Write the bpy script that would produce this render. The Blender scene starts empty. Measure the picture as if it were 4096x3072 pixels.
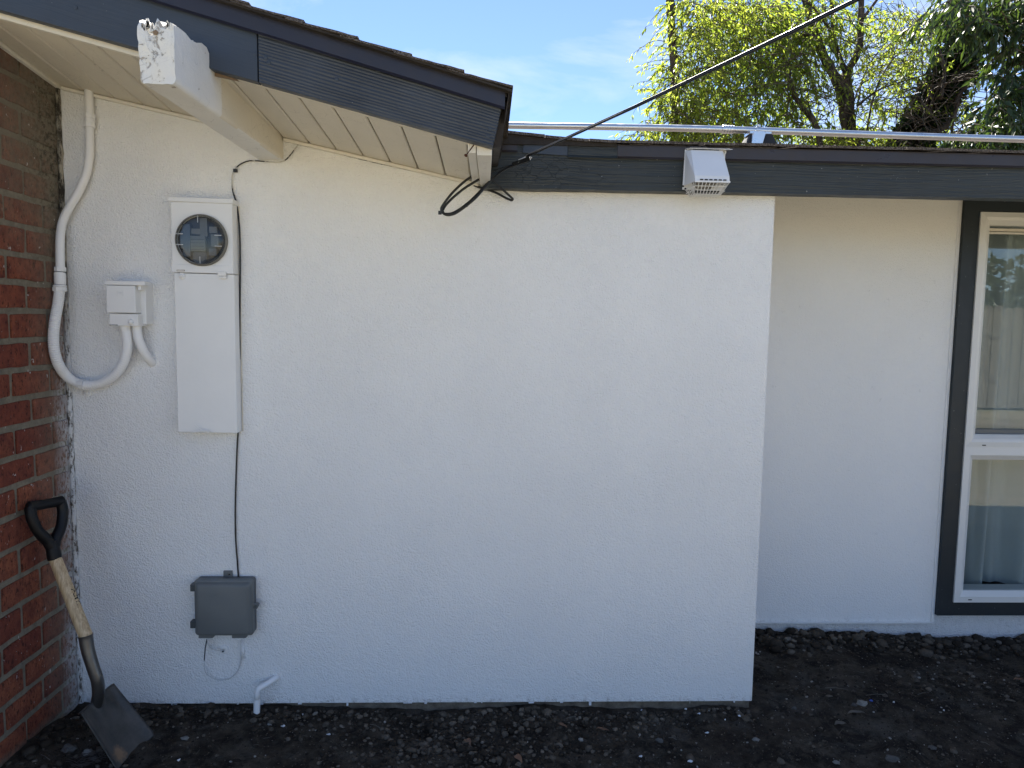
import bpy, bmesh, math, random
import numpy as np
from mathutils import Vector, Matrix, noise
SC = bpy.context.scene
R = math.radians
# ------------------------------------------------------------------ camera, light, exposure
CAM = Vector((0.0, -2.7, 1.503))
_rot = Matrix(((0.99922, -0.0120, -0.0376), (-0.0365, 0.0862, -0.9956), (0.0152, 0.9962, 0.0857)))
def _orth(m):
    z = m.col[2].normalized(); x = (m.col[0] - z * m.col[0].dot(z)).normalized(); y = z.cross(x)
    return Matrix((x, y, z)).transposed()
F = 2840.0
_d = Vector((1545 - 2048, 34500 - 1536, F)).normalized()
_X = 78000 - 2048.0
_r = Vector((_X, -(_d.x * _X + _d.z * F) / _d.y, F)).normalized()
_f = _d.cross(_r)
if _f.z < 0: _f = -_f
W2C = Matrix((_r, _f, -_d)).transposed()            # world -> camera (x right, y down, z forward)
C2W = W2C.transposed()
cam = bpy.data.cameras.new('camera'); cam_ob = bpy.data.objects.new('camera', cam)
SC.collection.objects.link(cam_ob); SC.camera = cam_ob
cam.sensor_width = 36; cam.lens = F / 4096 * 36; cam.clip_start = 0.05; cam.clip_end = 2000
m = Matrix.Identity(4)
for i, v in enumerate((C2W @ Vector((1, 0, 0)), C2W @ Vector((0, -1, 0)), C2W @ Vector((0, 0, -1)))):
    for j in range(3): m[j][i] = v[j]
cam_ob.matrix_world = Matrix.Translation(CAM) @ m

SUN_EL, SUN_AZ = 52.0, -10.0                          # azimuth measured from +Y towards +X
w = bpy.data.worlds.new('World'); SC.world = w; w.use_nodes = True
nt = w.node_tree; nt.nodes.clear()
out = nt.nodes.new('ShaderNodeOutputWorld'); bg = nt.nodes.new('ShaderNodeBackground')
sky = nt.nodes.new('ShaderNodeTexSky'); sky.sky_type = 'NISHITA'; sky.sun_disc = False
sky.sun_elevation = R(SUN_EL); sky.sun_rotation = R(SUN_AZ)
sky.air_density = 0.75; sky.dust_density = 0.0; sky.ozone_density = 6.0; sky.altitude = 100
bg.inputs['Strength'].default_value = 0.060
tc = nt.nodes.new('ShaderNodeTexCoord'); mp = nt.nodes.new('ShaderNodeMapping')
mp.inputs['Scale'].default_value = (1.2, 1.2, 5.0); mp.inputs['Location'].default_value = (0.35, 0.1, 0.4)
n1 = nt.nodes.new('ShaderNodeTexNoise'); n1.inputs['Scale'].default_value = 2.2; n1.inputs['Detail'].default_value = 9
n1.inputs['Roughness'].default_value = 0.58; n1.inputs['Distortion'].default_value = 0.5
rp = nt.nodes.new('ShaderNodeValToRGB'); rp.color_ramp.elements[0].position = 0.50; rp.color_ramp.elements[1].position = 0.80
rp.color_ramp.elements[1].color = (0.75, 0.75, 0.75, 1)
mx = nt.nodes.new('ShaderNodeMix'); mx.data_type = 'RGBA'; mx.inputs['B'].default_value = (4.6, 4.9, 5.3, 1)
L = nt.links.new
L(tc.outputs['Generated'], mp.inputs['Vector']); L(mp.outputs[0], n1.inputs['Vector']); L(n1.outputs['Fac'], rp.inputs['Fac'])
L(rp.outputs['Color'], mx.inputs['Factor']); hs = nt.nodes.new('ShaderNodeHueSaturation'); hs.inputs['Saturation'].default_value = 0.93; L(sky.outputs[0], hs.inputs['Color']); L(hs.outputs[0], mx.inputs['A']); L(mx.outputs['Result'], bg.inputs['Color'])
L(bg.outputs[0], out.inputs[0])
sl = bpy.data.lights.new('sun', 'SUN'); sl.energy = 5.0; sl.angle = R(0.55); sl.color = (1.0, 0.94, 0.85)
so = bpy.data.objects.new('sun', sl); SC.collection.objects.link(so)
sd = Vector((math.sin(R(SUN_AZ)) * math.cos(R(SUN_EL)), math.cos(R(SUN_AZ)) * math.cos(R(SUN_EL)), math.sin(R(SUN_EL))))
so.rotation_euler = sd.to_track_quat('Z', 'Y').to_euler(); so.location = (3, 8, 12)
SC.view_settings.view_transform = 'Standard'; SC.view_settings.look = 'None'
SC.view_settings.exposure = 2.0; SC.view_settings.gamma = 1.0; SC.view_settings.use_curve_mapping = False
SC.cycles.max_bounces = 8; SC.cycles.diffuse_bounces = 5; SC.cycles.transparent_max_bounces = 16
SC.cycles.use_denoising = True; SC.cycles.caustics_reflective = False; SC.cycles.caustics_refractive = False

# ------------------------------------------------------------------ survey helpers: a sight line of the photograph met with a real plane
def _ray(u, v): return C2W @ Vector((u - 2048, v - 1536, F))
def WY(u, v, y): q = _ray(u, v); return CAM + q * ((y - CAM.y) / q.y)
def WX(u, v, x): q = _ray(u, v); return CAM + q * ((x - CAM.x) / q.x)
def WZ(u, v, z): q = _ray(u, v); return CAM + q * ((z - CAM.z) / q.z)

# ------------------------------------------------------------------ object helpers
ORG = {}
def link(o): SC.collection.objects.link(o); return o
def thing(name, label, cat, loc, group=None):
    o = link(bpy.data.objects.new(name, None)); o.location = loc; o.empty_display_size = 0.05
    ORG[o] = Vector(loc); o['label'] = label; o['category'] = cat
    if group: o['group'] = group
    return o
def tag(o, label=None, cat=None, group=None, kind=None):
    if label: o['label'] = label
    if cat: o['category'] = cat
    if group: o['group'] = group
    if kind: o['kind'] = kind
    return o
def obj(name, vf, mat, parent=None, smooth=False, org=None, bevel=0, label=None):
    """links one mesh object; verts are given in world space"""
    vs, fs = vf
    vs = [Vector(v) for v in vs]
    if parent is not None: o0 = ORG[parent]
    elif org is not None: o0 = Vector(org)
    else:
        n = len(vs); o0 = Vector((sum(v.x for v in vs) / n, sum(v.y for v in vs) / n, min(v.z for v in vs)))
    me = bpy.data.meshes.new(name); me.from_pydata([v - o0 for v in vs], [], fs); me.update()
    if bevel:
        bm = bmesh.new(); bm.from_mesh(me); bmesh.ops.remove_doubles(bm, verts=bm.verts, dist=1e-6)
        es = [e for e in bm.edges if len(e.link_faces) == 2 and e.calc_face_angle(0) > 0.5]
        bmesh.ops.bevel(bm, geom=es, offset=bevel, segments=2, profile=0.5, affect='EDGES', clamp_overlap=True)
        bm.to_mesh(me); bm.free(); me.update()
    if smooth:
        me.polygons.foreach_set('use_smooth', [True] * len(me.polygons))
        if smooth == 'auto':
            me.set_sharp_from_angle(angle=R(40))
    if isinstance(mat, (list, tuple)):
        for mm in mat: me.materials.append(mm)
    elif mat: me.materials.append(mat)
    o = link(bpy.data.objects.new(name, me))
    if parent is not None: o.parent = parent
    else: o.location = o0
    # a child's own origin is its parent's: keep vertices relative to it
    ORG[o] = o0
    if label: o['label'] = label
    return o
def cat_(*vfs):
    V, Fc = [], []
    for vs, fs in vfs:
        b = len(V); V += [tuple(v) for v in vs]; Fc += [tuple(i + b for i in f) for f in fs]
    return V, Fc
BOXF = [(0, 3, 2, 1), (4, 5, 6, 7), (0, 1, 5, 4), (1, 2, 6, 5), (2, 3, 7, 6), (3, 0, 4, 7)]
def box(x0, x1, y0, y1, z0, z1):
    return [(x0, y0, z0), (x1, y0, z0), (x1, y1, z0), (x0, y1, z0), (x0, y0, z1), (x1, y0, z1), (x1, y1, z1), (x0, y1, z1)], list(BOXF)
def hexa(b, t): return list(b) + list(t), list(BOXF)      # bottom 4 and top 4 corners, counter-clockwise from above
def prism(poly, ax, a0, a1):
    """poly: 2-D points; ax 'y': points are (x,z); 'x': (y,z); 'z': (x,y)"""
    n = len(poly); f = {'y': lambda p, a: (p[0], a, p[1]), 'x': lambda p, a: (a, p[0], p[1]), 'z': lambda p, a: (p[0], p[1], a)}[ax]
    V = [f(p, a0) for p in poly] + [f(p, a1) for p in poly]
    Fc = [tuple(range(n)), tuple(range(2 * n - 1, n - 1, -1))] + [(i, i + n, (i + 1) % n + n, (i + 1) % n) for i in range(n)]
    return V, Fc
def fixn(vf):
    bm = bmesh.new(); vs = [bm.verts.new(v) for v in vf[0]]
    for f in vf[1]:
        try: bm.faces.new([vs[i] for i in f])
        except ValueError: pass
    bmesh.ops.recalc_face_normals(bm, faces=bm.faces); bm.verts.index_update()
    r = ([tuple(v.co) for v in bm.verts], [tuple(v.index for v in f.verts) for f in bm.faces]); bm.free(); return r
def spline(pts, n=6):
    P = [Vector(p) for p in pts]; P = [P[0] * 2 - P[1]] + P + [P[-1] * 2 - P[-2]]; o = []
    for i in range(1, len(P) - 2):
        a, b, c, d = P[i - 1:i + 3]
        for k in range(n):
            t = k / n
            o.append(0.5 * ((2 * b) + (c - a) * t + (2 * a - 5 * b + 4 * c - d) * t * t + (3 * b - a - 3 * c + d) * t ** 3))
    o.append(P[-2]); return o
def tube(pts, r, n=10, caps=True, rfun=None):
    P = [Vector(p) for p in pts]; V, Fc = [], []; up = None
    for i, p in enumerate(P):
        t = ((P[min(i + 1, len(P) - 1)]) - P[max(i - 1, 0)]).normalized()
        if up is None:
            up = Vector((0, 0, 1)) if abs(t.z) < 0.9 else Vector((1, 0, 0))
        s = t.cross(up).normalized(); up = s.cross(t).normalized()
        rr = rfun(i) if rfun else (r[i] if isinstance(r, (list, tuple)) else r)
        for k in range(n):
            a = 2 * math.pi * k / n; V.append(tuple(p + s * math.cos(a) * rr + up * math.sin(a) * rr))
    for i in range(len(P) - 1):
        for k in range(n):
            k2 = (k + 1) % n; Fc.append((i * n + k, i * n + k2, (i + 1) * n + k2, (i + 1) * n + k))
    if caps:
        Fc.append(tuple(range(n - 1, -1, -1))); b = (len(P) - 1) * n; Fc.append(tuple(range(b, b + n)))
    return V, Fc
def lathe(c, axis, prof, n=24):
    """prof: (radius, distance along axis)"""
    a = Vector(axis).normalized(); u = a.orthogonal().normalized(); v = a.cross(u); c = Vector(c); V, Fc = [], []
    for r_, h in prof:
        for k in range(n):
            t = 2 * math.pi * k / n; V.append(tuple(c + a * h + (u * math.cos(t) + v * math.sin(t)) * max(r_, 1e-5)))
    for i in range(len(prof) - 1):
        for k in range(n):
            k2 = (k + 1) % n; Fc.append((i * n + k, i * n + k2, (i + 1) * n + k2, (i + 1) * n + k))
    return V, Fc
def bar(a, b, wv, hv, wd, hd):
    """rectangular bar from a to b; wv/hv unit directions of its width and height"""
    a, b = Vector(a), Vector(b); W_, H_ = Vector(wv) * wd / 2, Vector(hv) * hd / 2
    return [a - W_ - H_, a + W_ - H_, b + W_ - H_, b - W_ - H_, a - W_ + H_, a + W_ + H_, b + W_ + H_, b - W_ + H_], list(BOXF)

# ------------------------------------------------------------------ materials
class NT:
    def __init__(s, name):
        s.m = bpy.data.materials.new(name); s.m.use_nodes = True; s.t = s.m.node_tree; s.t.nodes.clear()
        s.out = s.n('ShaderNodeOutputMaterial'); s.c = s.n('ShaderNodeTexCoord'); s.g = s.n('ShaderNodeNewGeometry')
    def n(s, k, **kw):
        x = s.t.nodes.new(k)
        for a, b in kw.items(): setattr(x, a, b)
        return x
    def l(s, a, b): s.t.links.new(a, b)
    def put(s, sock, v):
        if hasattr(v, 'links'): s.l(v, sock)
        else: sock.default_value = v
    def pos(s, scale=(1, 1, 1), rot=(0, 0, 0)):
        mpn = s.n('ShaderNodeMapping'); mpn.inputs['Scale'].default_value = scale; mpn.inputs['Rotation'].default_value = rot
        s.l(s.g.outputs['Position'], mpn.inputs['Vector']); return mpn.outputs[0]
    def noise(s, vec, sc, det=4, rough=0.5, dist=0, out='Fac'):
        x = s.n('ShaderNodeTexNoise'); s.put(x.inputs['Vector'], vec); x.inputs['Scale'].default_value = sc
        x.inputs['Detail'].default_value = det; x.inputs['Roughness'].default_value = rough; x.inputs['Distortion'].default_value = dist
        return x.outputs[out]
    def voro(s, vec, sc, feat='F1', out='Distance', rnd=1.0):
        x = s.n('ShaderNodeTexVoronoi', feature=feat); s.put(x.inputs['Vector'], vec); x.inputs['Scale'].default_value = sc
        x.inputs['Randomness'].default_value = rnd; return x.outputs[out]
    def ramp(s, v, a, b, ca=0.0, cb=1.0):
        x = s.n('ShaderNodeMapRange'); s.put(x.inputs['Value'], v); x.inputs['From Min'].default_value = a; x.inputs['From Max'].default_value = b
        x.inputs['To Min'].default_value = ca; x.inputs['To Max'].default_value = cb; return x.outputs[0]
    def math(s, op, a, b=0.0):
        x = s.n('ShaderNodeMath', operation=op); s.put(x.inputs[0], a); s.put(x.inputs[1], b); return x.outputs[0]
    def mix(s, f, a, b):
        x = s.n('ShaderNodeMix', data_type='RGBA'); s.put(x.inputs['Factor'], f); s.put(x.inputs['A'], a); s.put(x.inputs['B'], b); return x.outputs['Result']
    def xyz(s, v=None):
        x = s.n('ShaderNodeSeparateXYZ'); s.l(v or s.g.outputs['Position'], x.inputs[0]); return x.outputs
    def bump(s, h, dist, strength=1.0, norm=None):
        x = s.n('ShaderNodeBump'); s.l(h, x.inputs['Height']); x.inputs['Distance'].default_value = dist; x.inputs['Strength'].default_value = strength
        if norm: s.l(norm, x.inputs['Normal'])
        return x.outputs[0]
    def pbsdf(s, col, rough=0.6, metal=0.0, norm=None, spec=0.5, **kw):
        p = s.n('ShaderNodeBsdfPrincipled'); s.put(p.inputs['Base Color'], col); s.put(p.inputs['Roughness'], rough)
        s.put(p.inputs['Metallic'], metal); p.inputs['Specular IOR Level'].default_value = spec
        if norm: s.l(norm, p.inputs['Normal'])
        s.l(p.outputs[0], s.out.inputs[0]); return p
def rgb(r, g, b): return (r, g, b, 1.0)
M = {}
def simple(name, col, rough=0.6, metal=0.0, var=0.12, bump=0.0006, bs=60, spec=0.5):
    t = NT(name); p = t.pos(); n = t.noise(p, 7, 5, 0.6)
    a = [c * (1 - var) for c in col[:3]] + [1]; b = [min(1, c * (1 + var)) for c in col[:3]] + [1]
    c = t.mix(t.ramp(n, 0.3, 0.7), a, b); nn = t.bump(t.noise(p, bs, 4, 0.6), bump)
    t.pbsdf(c, t.ramp(t.noise(p, 25, 3), 0.3, 0.7, rough - 0.07, rough + 0.07), metal, nn, spec); M[name] = t.m; return t.m

def stucco(name, col, coarse=1.0, dirt=0.0, low_k=0.45):
    t = NT(name); p = t.pos()
    patch = t.ramp(t.noise(p, 3.0, 3, 0.5), 0.35, 0.65, 0.85, 1.08)
    g1 = t.noise(p, 190, 3, 0.55, 0.4); g2 = t.ramp(t.voro(p, 150), 0.0, 0.7, 1.0, 0.0); g3 = t.noise(p, 55, 3, 0.5, 0.8)
    h = t.math('ADD', t.math('MULTIPLY', t.math('ADD', t.math('MULTIPLY', g1, 1.0), t.math('MULTIPLY', g2, 0.55)), patch), t.math('MULTIPLY', g3, 0.9))
    nb = t.bump(t.noise(p, 5.0, 3, 0.45), 0.0016 * coarse)
    nn = t.bump(h, 0.0042 * coarse, 1.0, nb)
    c = t.mix(t.ramp(t.noise(p, 2.1, 6, 0.6), 0.3, 0.7), [x * 0.992 for x in col] + [1], list(col) + [1])
    pit = t.ramp(t.math('MULTIPLY', t.noise(p, 150, 2, 0.5), t.noise(p, 18, 2, 0.5)), 0.125, 0.08)
    c = t.mix(t.math('MULTIPLY', pit, 0.35), c, [x * 0.62 for x in col] + [1])
    z = t.xyz()['Z']
    low = t.math('MULTIPLY', t.ramp(z, 0.035, 0.0), t.ramp(t.noise(p, 45, 5, 0.7), 0.5, 0.62))
    c = t.mix(t.math('MULTIPLY', low, low_k), c, rgb(0.22, 0.19, 0.16))
    if dirt:
        c = t.mix(t.math('MULTIPLY', t.ramp(t.noise(p, 30, 6, 0.75), 0.52, 0.66), dirt), c, rgb(0.10, 0.085, 0.07))
    t.pbsdf(c, 0.62, 0, nn, 0.35); M[name] = t.m
WHITE = (0.86, 0.86, 0.855)
stucco('stucco_white', WHITE)
stucco('stucco_smooth', WHITE, 0.7)
stucco('footing_paint', (0.74, 0.74, 0.74), 1.3, 0.16, 0.0)
simple('white_metal', (0.76, 0.76, 0.755), 0.42, 0, 0.02, 0.0007, 30)
simple('white_pipe', (0.80, 0.80, 0.80), 0.4, 0, 0.02, 0.0006, 60)
simple('vinyl_white', (0.72, 0.72, 0.70), 0.35, 0, 0.02, 0.0001, 90)
simple('vent_plastic', (0.72, 0.73, 0.74), 0.4, 0, 0.03, 0.0002, 90)
simple('grey_plastic', (0.125, 0.136, 0.138), 0.5, 0, 0.06, 0.0003, 120)
simple('grey_plastic_dark', (0.07, 0.08, 0.085), 0.5, 0, 0.1, 0.0003, 120)
simple('strip_black', (0.012, 0.012, 0.013), 0.45, 0, 0.1, 0.0003, 200)
simple('black_plastic', (0.006, 0.006, 0.007), 0.45, 0, 0.15, 0.0002, 100, 0.25)
simple('dark_void', (0.012, 0.011, 0.010), 0.9)
simple('galvanised', (0.62, 0.64, 0.66), 0.33, 1.0, 0.06, 0.00004, 80)
simple('roof_rubber', (0.020, 0.020, 0.022), 0.75)
simple('rust', (0.10, 0.035, 0.018), 0.8, 0.3)
simple('cable_black', (0.009, 0.010, 0.011), 0.4)
simple('cable_white', (0.58, 0.58, 0.58), 0.45)
t = NT('cable_splash'); t.pbsdf(t.mix(t.ramp(t.noise(t.pos(), 22, 3, 0.6), 0.47, 0.53), rgb(0.012, 0.013, 0.013), rgb(0.55, 0.54, 0.50)), 0.5); M['cable_splash'] = t.m
simple('room_wall', (0.30, 0.29, 0.27), 0.8)
simple('duct_grey', (0.20, 0.19, 0.175), 0.6)
simple('drip_metal', (0.024, 0.022, 0.030), 0.36, 0, 0.08, 0.0004, 12)
simple('drip_metal_brown', (0.036, 0.026, 0.021), 0.34, 0, 0.08, 0.0004, 12)

def slate_wood(name, direc, scale=1.0, crack=0.0, col=(0.037, 0.048, 0.066), grain=0.0035, ridges=0):
    # painted timber: long grain ridges run along the board
    t = NT(name); a = math.atan2(direc[2], direc[0]) * (1 if direc[0] else 1)
    p = t.pos((1, 1, 1), (0, a, 0)); mp2 = t.n('ShaderNodeMapping'); mp2.inputs['Scale'].default_value = (1.1, 30, 135 * scale); t.l(p, mp2.inputs['Vector'])
    warp = t.noise(p, 3.0, 2, 0.5, 0, 'Color')
    ad = t.n('ShaderNodeVectorMath', operation='ADD'); t.l(mp2.outputs[0], ad.inputs[0])
    sc2 = t.n('ShaderNodeVectorMath', operation='SCALE'); t.l(warp, sc2.inputs[0]); sc2.inputs['Scale'].default_value = 4.0; t.l(sc2.outputs[0], ad.inputs[1])
    wv = t.noise(ad.outputs[0], 0.9, 3, 0.45, 0.5)
    if ridges:
        wq_ = t.n('ShaderNodeTexWave', wave_type='BANDS', bands_direction='Z'); rm_ = t.n('ShaderNodeMapping'); rm_.inputs['Scale'].default_value = (0.07, 0.3, 1.0); t.l(p, rm_.inputs['Vector']); t.l(rm_.outputs[0], wq_.inputs['Vector'])
        wq_.inputs['Scale'].default_value = ridges; wq_.inputs['Distortion'].default_value = 8.0; wq_.inputs['Detail'].default_value = 3.0; wq_.inputs['Detail Scale'].default_value = 0.35
        wv = t.math('ADD', t.math('MULTIPLY', wq_.outputs['Fac'], t.ramp(t.noise(p, 6, 3), 0.3, 0.7, 0.15, 0.55)), t.math('MULTIPLY', wv, 0.45))
    fine = t.noise(ad.outputs[0], 4.0, 3, 0.6)
    h = t.math('ADD', t.math('MULTIPLY', wv, 1.0), t.math('MULTIPLY', fine, 0.15))
    nn = t.bump(h, grain)
    c = t.mix(t.ramp(t.noise(p, 2.2, 6, 0.65), 0.3, 0.7), [x * 0.86 for x in col] + [1], [x * 1.12 for x in col] + [1])
    c = t.mix(t.math('MULTIPLY', t.ramp(t.noise(t.pos(), 110, 2, 0.5), 0.74, 0.78), 0.8), c, rgb(0.4, 0.4, 0.38))
    if crack:
        wq = t.n('ShaderNodeVectorMath', operation='ADD'); t.l(t.pos((1, 1, 1.5)), wq.inputs[0]); wn = t.n('ShaderNodeVectorMath', operation='SCALE'); t.l(t.noise(t.pos(), 28, 4, 0.7, 0, 'Color'), wn.inputs[0]); wn.inputs['Scale'].default_value = 0.05; t.l(wn.outputs[0], wq.inputs[1])
        ck = t.ramp(t.voro(wq.outputs[0], 24, 'DISTANCE_TO_EDGE'), 0.0, 0.035, 1.0, 0.0)
        ck = t.math('MULTIPLY', ck, t.ramp(t.noise(t.pos(), 9, 3), 0.50, 0.62))
        ck = t.math('MULTIPLY', ck, t.ramp(t.xyz()['X'], 0.65, 0.35))
        nn = t.bump(ck, 0.002 * crack, 1.0, nn); c = t.mix(t.math('MULTIPLY', ck, 0.10), c, rgb(0.015, 0.015, 0.017))
    t.pbsdf(c, t.ramp(t.noise(p, 20, 3), 0.3, 0.7, 0.42, 0.55), 0, nn, 0.45); M[name] = t.m
slate_wood('slate_rake', (1, 0, -0.258), 0.9, 0, (0.048, 0.058, 0.075), 0.0042, 36)
slate_wood('slate_rake_smooth', (1, 0, -0.258), 1.4, grain=0.0008)
slate_wood('slate_fascia', (1, 0, 0), 1.25, 0.7, (0.028, 0.035, 0.037), 0.0045)
slate_wood('slate_trim', (0, 0, 1), 1.5, 0, (0.014, 0.022, 0.028), 0.0003)

def peel_white(name, col, amount, mildew=0.3):
    t = NT(name); p = t.pos((1, 1, 1)); n1_ = t.noise(p, 22, 6, 0.72, 0.6); n2_ = t.noise(p, 90, 4, 0.6)
    c = t.mix(t.ramp(t.noise(p, 4, 4), 0.3, 0.7), [x * 0.93 for x in col] + [1], list(col) + [1])
    spot = t.ramp(t.math('ADD', n1_, t.math('MULTIPLY', n2_, 0.25)), 0.86 - amount, 0.90 - amount)
    cr = t.math('MULTIPLY', t.ramp(t.voro(p, 26, 'DISTANCE_TO_EDGE'), 0.0, 0.02, 1, 0), t.ramp(t.noise(p, 12, 3), 0.5, 0.6))
    c = t.mix(t.math('MULTIPLY', cr, mildew), c, rgb(0.12, 0.10, 0.08))
    c = t.mix(t.math('MULTIPLY', spot, mildew * 1.6 if mildew * 1.6 < 1 else 1), c, rgb(0.24, 0.195, 0.15))
    nn = t.bump(t.math('SUBTRACT', n1_, t.math('MULTIPLY', spot, 0.3)), 0.004)
    t.pbsdf(c, 0.6, 0, nn, 0.35); M[name] = t.m
peel_white('soffit_paint', (0.72, 0.67, 0.57), 0.06, 0.30)
peel_white('trim_cream', (0.76, 0.73, 0.66), 0.04, 0.25)
peel_white('beam_paint', (0.80, 0.79, 0.76), 0.08, 0.30)
peel_white('beam_weathered', (0.78, 0.77, 0.73), 0.20, 0.42)
simple('raw_wood', (0.23, 0.16, 0.10), 0.85, 0, 0.3, 0.003, 60)

def brick_mat():
    t = NT('brick_red'); p = t.pos(); x = t.xyz(); oi = t.n('ShaderNodeObjectInfo').outputs['Random']
    base = t.mix(oi, rgb(0.23, 0.062, 0.037), rgb(0.35, 0.118, 0.060))
    base = t.mix(t.ramp(t.noise(p, 26, 5, 0.7), 0.35, 0.7), base, rgb(0.135, 0.036, 0.028))
    dark = t.ramp(t.noise(t.pos((1, 1, 0.45)), 120, 4, 0.65), 0.55, 0.64)
    base = t.mix(t.math('MULTIPLY', dark, 0.9), base, rgb(0.05, 0.018, 0.012))
    fleck = t.ramp(t.noise(t.pos((1, 1.3, 0.35)), 140, 2, 0.5), 0.72, 0.77)
    base = t.mix(t.math('MULTIPLY', fleck, 0.55), base, rgb(0.6, 0.48, 0.42))
    return t, p, x, base
def smear(t, p, x, base, mort=(0.235, 0.215, 0.165)):
    # old mortar wash near the eave and by the corner, white overspray at the stucco edge
    nz = t.noise(p, 14, 5, 0.65)
    zz = t.ramp(t.math('ADD', x['Z'], t.math('MULTIPLY', nz, 0.35)), 1.80, 2.25)
    yy = t.ramp(t.math('ADD', x['Y'], t.math('MULTIPLY', nz, 0.16)), -0.17, 0.03)
    wash = t.math('MULTIPLY', t.math('MULTIPLY', zz, 0.9), t.ramp(t.math('ADD', x['Y'], t.math('MULTIPLY', nz, 0.2)), -0.30, -0.02, 0.35, 1.0))
    zc = t.ramp(x['Z'], 1.2, 1.9)
    wash = t.math('MAXIMUM', wash, t.math('MULTIPLY', t.math('MULTIPLY', yy, zc), 0.95))
    wash = t.math('MAXIMUM', wash, t.math('MULTIPLY', yy, 0.50)); wash = t.math('MAXIMUM', wash, t.ramp(t.math('ADD', x['Z'], t.math('MULTIPLY', nz, 0.05)), 0.10, 0.06, 0.0, 0.75))
    wash = t.math('MULTIPLY', wash, t.ramp(t.noise(p, 70, 4, 0.7), 0.25, 0.50, 0.55, 1.0))
    c = t.mix(wash, base, list(mort) + [1])
    mild = t.math('MULTIPLY', t.math('MULTIPLY', yy, t.ramp(x['Z'], 1.5, 2.0)), t.ramp(t.noise(p, 60, 5, 0.75), 0.47, 0.6))
    c = t.mix(t.math('MULTIPLY', mild, 0.75), c, rgb(0.045, 0.040, 0.030))
    ys = t.ramp(t.math('ADD', x['Y'], t.math('MULTIPLY', t.noise(p, 9, 4, 0.6), 0.12)), -0.045, 0.045)
    wl = t.math('MULTIPLY', t.math('MULTIPLY', ys, t.ramp(x['Z'], 1.65, 1.3)), t.ramp(t.noise(t.pos((1, 1, 0.5)), 95, 4, 0.7), 0.40, 0.52))
    c = t.mix(t.math('MULTIPLY', wl, 0.85), c, rgb(0.62, 0.62, 0.63))
    sp = t.math('MULTIPLY', t.ramp(t.noise(t.pos((1, 1, 0.6)), 55, 3, 0.6), 0.69, 0.72), 0.8)
    return t.mix(sp, c, rgb(0.6, 0.58, 0.56))
t, p, x, base = brick_mat(); c = smear(t, p, x, base)
nn = t.bump(t.math('ADD', t.noise(t.pos((1, 1, 0.5)), 110, 5, 0.7), t.math('MULTIPLY', t.noise(p, 30, 4), 0.8)), 0.012)
t.pbsdf(c, 0.86, 0, nn, 0.2); M['brick'] = t.m
t = NT('mortar'); p = t.pos(); x = t.xyz()
base = t.mix(t.ramp(t.noise(p, 40, 6, 0.7), 0.3, 0.7), rgb(0.15, 0.132, 0.10), rgb(0.27, 0.24, 0.185)); c = smear(t, p, x, base, (0.25, 0.225, 0.175))
nn = t.bump(t.noise(p, 160, 5, 0.7), 0.005); t.pbsdf(c, 0.92, 0, nn, 0.15); M['mortar'] = t.m
t = NT('concrete_raw'); p = t.pos(); base = t.mix(t.ramp(t.noise(p, 18, 7, 0.7), 0.3, 0.7), rgb(0.07, 0.058, 0.045), rgb(0.24, 0.205, 0.16))
base = t.mix(t.ramp(t.noise(t.pos((1, 1, 0.15)), 22, 3, 0.6), 0.70, 0.72), base, rgb(0.65, 0.65, 0.65))
t.pbsdf(base, 0.9, 0, t.bump(t.noise(p, 90, 5, 0.7), 0.006), 0.2); M['concrete'] = t.m

t = NT('soil'); p = t.pos(); x = t.xyz()
wet = t.mix(t.ramp(t.noise(p, 9, 8, 0.7), 0.35, 0.68), rgb(0.023, 0.018, 0.0135), rgb(0.130, 0.105, 0.079))
wet = t.mix(t.math('MULTIPLY', t.ramp(t.noise(p, 3, 5, 0.6), 0.5, 0.7), 0.6), wet, rgb(0.045, 0.030, 0.022))
wet = t.mix(t.math('MULTIPLY', t.ramp(t.noise(p, 4.2, 7, 0.72, 0.4), 0.52, 0.66), 0.7), wet, rgb(0.120, 0.108, 0.092))
wet = t.mix(t.math('MULTIPLY', t.ramp(t.noise(p, 5.5, 6, 0.7, 0.8), 0.50, 0.40), 0.7), wet, rgb(0.013, 0.010, 0.009))
wet = t.mix(t.math('MULTIPLY', t.ramp(t.voro(p, 210), 0.16, 0.08), t.ramp(t.noise(p, 30, 3), 0.52, 0.6)), wet, rgb(0.22, 0.21, 0.20))
dry = t.mix(t.ramp(t.noise(p, 1.3, 8, 0.7), 0.4, 0.62), rgb(0.40, 0.34, 0.25), rgb(0.29, 0.265, 0.17))
fy = t.ramp(t.math('ADD', x['Y'], t.math('MULTIPLY', t.noise(p, 2.5, 6, 0.6), 0.6)), -0.75, -0.95)
c = t.mix(fy, wet, dry)
nn = t.bump(t.math('ADD', t.noise(p, 120, 8, 0.75), t.math('MULTIPLY', t.noise(p, 28, 6, 0.7), 2.0)), 0.016)
t.pbsdf(c, 0.95, 0, nn, 0.12); M['soil'] = t.m
t = NT('clod'); at = t.n('ShaderNodeAttribute', attribute_name='tone').outputs['Fac']; p = t.pos()
c = t.mix(t.ramp(at, 0, 0.86), rgb(0.032, 0.025, 0.0185), rgb(0.185, 0.152, 0.118)); c = t.mix(t.ramp(at, 0.9, 1.0), c, rgb(0.42, 0.40, 0.37))
c = t.mix(t.ramp(t.noise(p, 90, 5, 0.7), 0.4, 0.75, 0, 0.5), c, rgb(0.02, 0.017, 0.015))
t.pbsdf(c, 0.95, 0, t.bump(t.noise(p, 220, 4, 0.7), 0.003), 0.15); M['clod'] = t.m
simple('stone_pale', (0.22, 0.21, 0.19), 0.85, 0, 0.3, 0.003, 120)
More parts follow.
